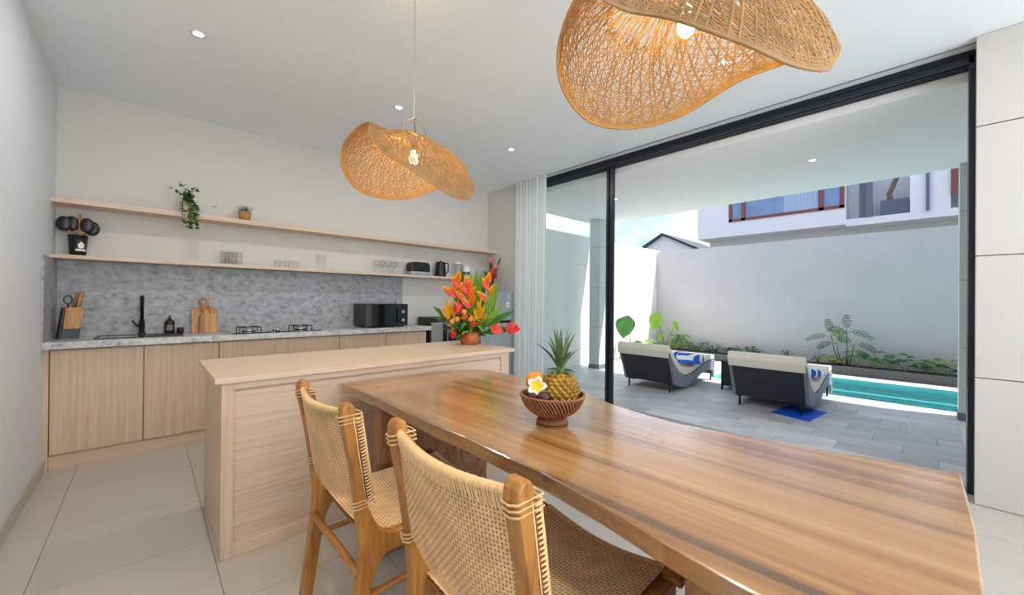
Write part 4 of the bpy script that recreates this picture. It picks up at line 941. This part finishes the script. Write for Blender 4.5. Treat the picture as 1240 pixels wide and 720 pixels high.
bush(7.7, 4.46, .45, .34, 80, 'bright lime foliage clump at the base of the white wall', LEAFL, .14, .06, z=0)
bush(8.4, 4.45, .42, .34, 80, 'pale lime foliage clump further along the white wall', LEAFL, .14, .06, z=0)
bush(9.2, 3.22, .20, .34, 40, 'dark green groundcover plant above the striped towel', LEAFD, .10, .06)
bush(9.2, 2.88, .18, .30, 34, 'dark green groundcover plant right of the striped towel', LEAFD, .10, .06)
bush(9.2, 2.52, .22, .28, 30, 'dark green groundcover plant above the wicker side table', LEAFD, .10, .06)
bush(9.2, 1.92, .26, .16, 14, 'single upright green plant behind the mat lounger', LEAFD, .10, .05)
bush(9.2, 1.42, .20, .16, 14, 'small green plant at the end of the mat lounger', LEAFG, .09, .04)
bush(9.2, 1.10, .16, .20, 26, 'low green and bronze plant at the palm foot', LEAFD, .09, .05)
LV = mat('yellowing_leaf', srgb(170, 160, 60), .5, var=.4, vscale=12, trans=.2)
def philo(y, h, label, m_=LEAFD, ym=False):
    t = thing('young_philodendron', label, 'plant', (9.18, y, ZS-.01))
    for k in range(6):
        a = k*1.05+y*7; r = .09+.05*(k % 2); h2 = h*1.6; p = Vector((r*math.cos(a)*.8-.02, r*math.sin(a)*1.1, h2*(.8+.2*math.sin(k*2.1))))
        s_ = obj('stem', MB().tube([(0, 0, 0), tuple(p*.55+Vector((0, 0, .02))), tuple(p)], .004, 5), LEAFL, t)
        lf_ = MB()
        for q in range(5):
            b_ = a+(q-2)*.55; lf_.leaf(p, (math.cos(b_), math.sin(b_), .1), .12-.015*abs(q-2), .045, (-.5, 0, 1), .6, 4, .1, .4)
        obj('lobed_leaf', lf_, m_, s_, smooth=True)
    return t
for i, (y, h, lab, m_) in enumerate(((.86, .17, 'small lobed-leaf plant first from the palm toward the door jamb', LEAFG), (.62, .15, 'lobed-leaf plant second from the palm', LEAFG), (.44, .20, 'lobed-leaf plant third from the palm', LEAFG),
        (.26, .13, 'lobed-leaf plant fourth from the palm', LEAFD), (.02, .17, 'lobed-leaf plant fifth from the palm, with spreading leaves', LEAFG), (-.10, .11, 'lobed-leaf plant sixth from the palm, low beside the yellowing one', LEAFD), (-.21, .16, 'yellowing lobed-leaf plant nearest the white column', LV), (1.22, .09, 'low yellow-green plant left of the palm', LV))):
    philo(y, h, lab, m_)
pl = thing('areca_palm', 'slender young palm with arching fronds against the grey wall', 'palm', (9.20, 1.03, ZS-.01))
for (dy0, ty, tz) in ((.10, .20, .55), (-.04, -.02, .62), (.06, .12, .42), (-.08, -.12, .40)):
    s_ = obj('cane', MB().tube([(0, dy0*.6, 0), (0, (dy0+ty)/2, tz*.5), (0, ty, tz)], [.011, .008, .006], 7), LEAFG, pl, smooth=True)
for (y0, z0, dy, dz, L_, m_) in ((.20, .55, .05, 1, .30, LEAFD), (.20, .5, .9, .55, .36, LEAFG), (.20, .5, -.5, .9, .26, LEAFG), (-.02, .62, -.02, 1, .32, LEAFD), (-.02, .6, -.9, .5, .36, LEAFG), (-.02, .6, .6, .7, .26, LEAFG),
        (.12, .4, .9, .3, .28, LEAFD), (-.12, .4, -.9, .35, .32, LEAFD), (.05, .40, .1, 1, .26, LV), (-.10, .38, .4, .8, .24, LEAFG), (-.1, .3, -1, .1, .22, LEAFG)):
    d = Vector((-.15, dy, dz)).normalized(); pts = []; p = Vector((0, y0, z0)); cur_ = d.copy(); f = MB()
    for i in range(9):
        pts.append(tuple(p))
        if i > 1:
            for s2 in (-1, 1):
                sd = cur_.cross(Vector((-1, 0, 0))).normalized()*s2
                f.leaf(p, (cur_*.8+sd*.8+Vector((-.2, 0, 0))), .11*(1-abs(i-4)/8), .016, (-1, 0, .3), .5, 3, .2, .4)
        cur_ = (cur_+Vector((0, 0, -.16))).normalized(); p = p+cur_*(L_/8)
    fr0 = obj('frond', MB().tube(pts, .004, 5), LEAFG, pl); obj('leaflets', f, m_, fr0, smooth=True)
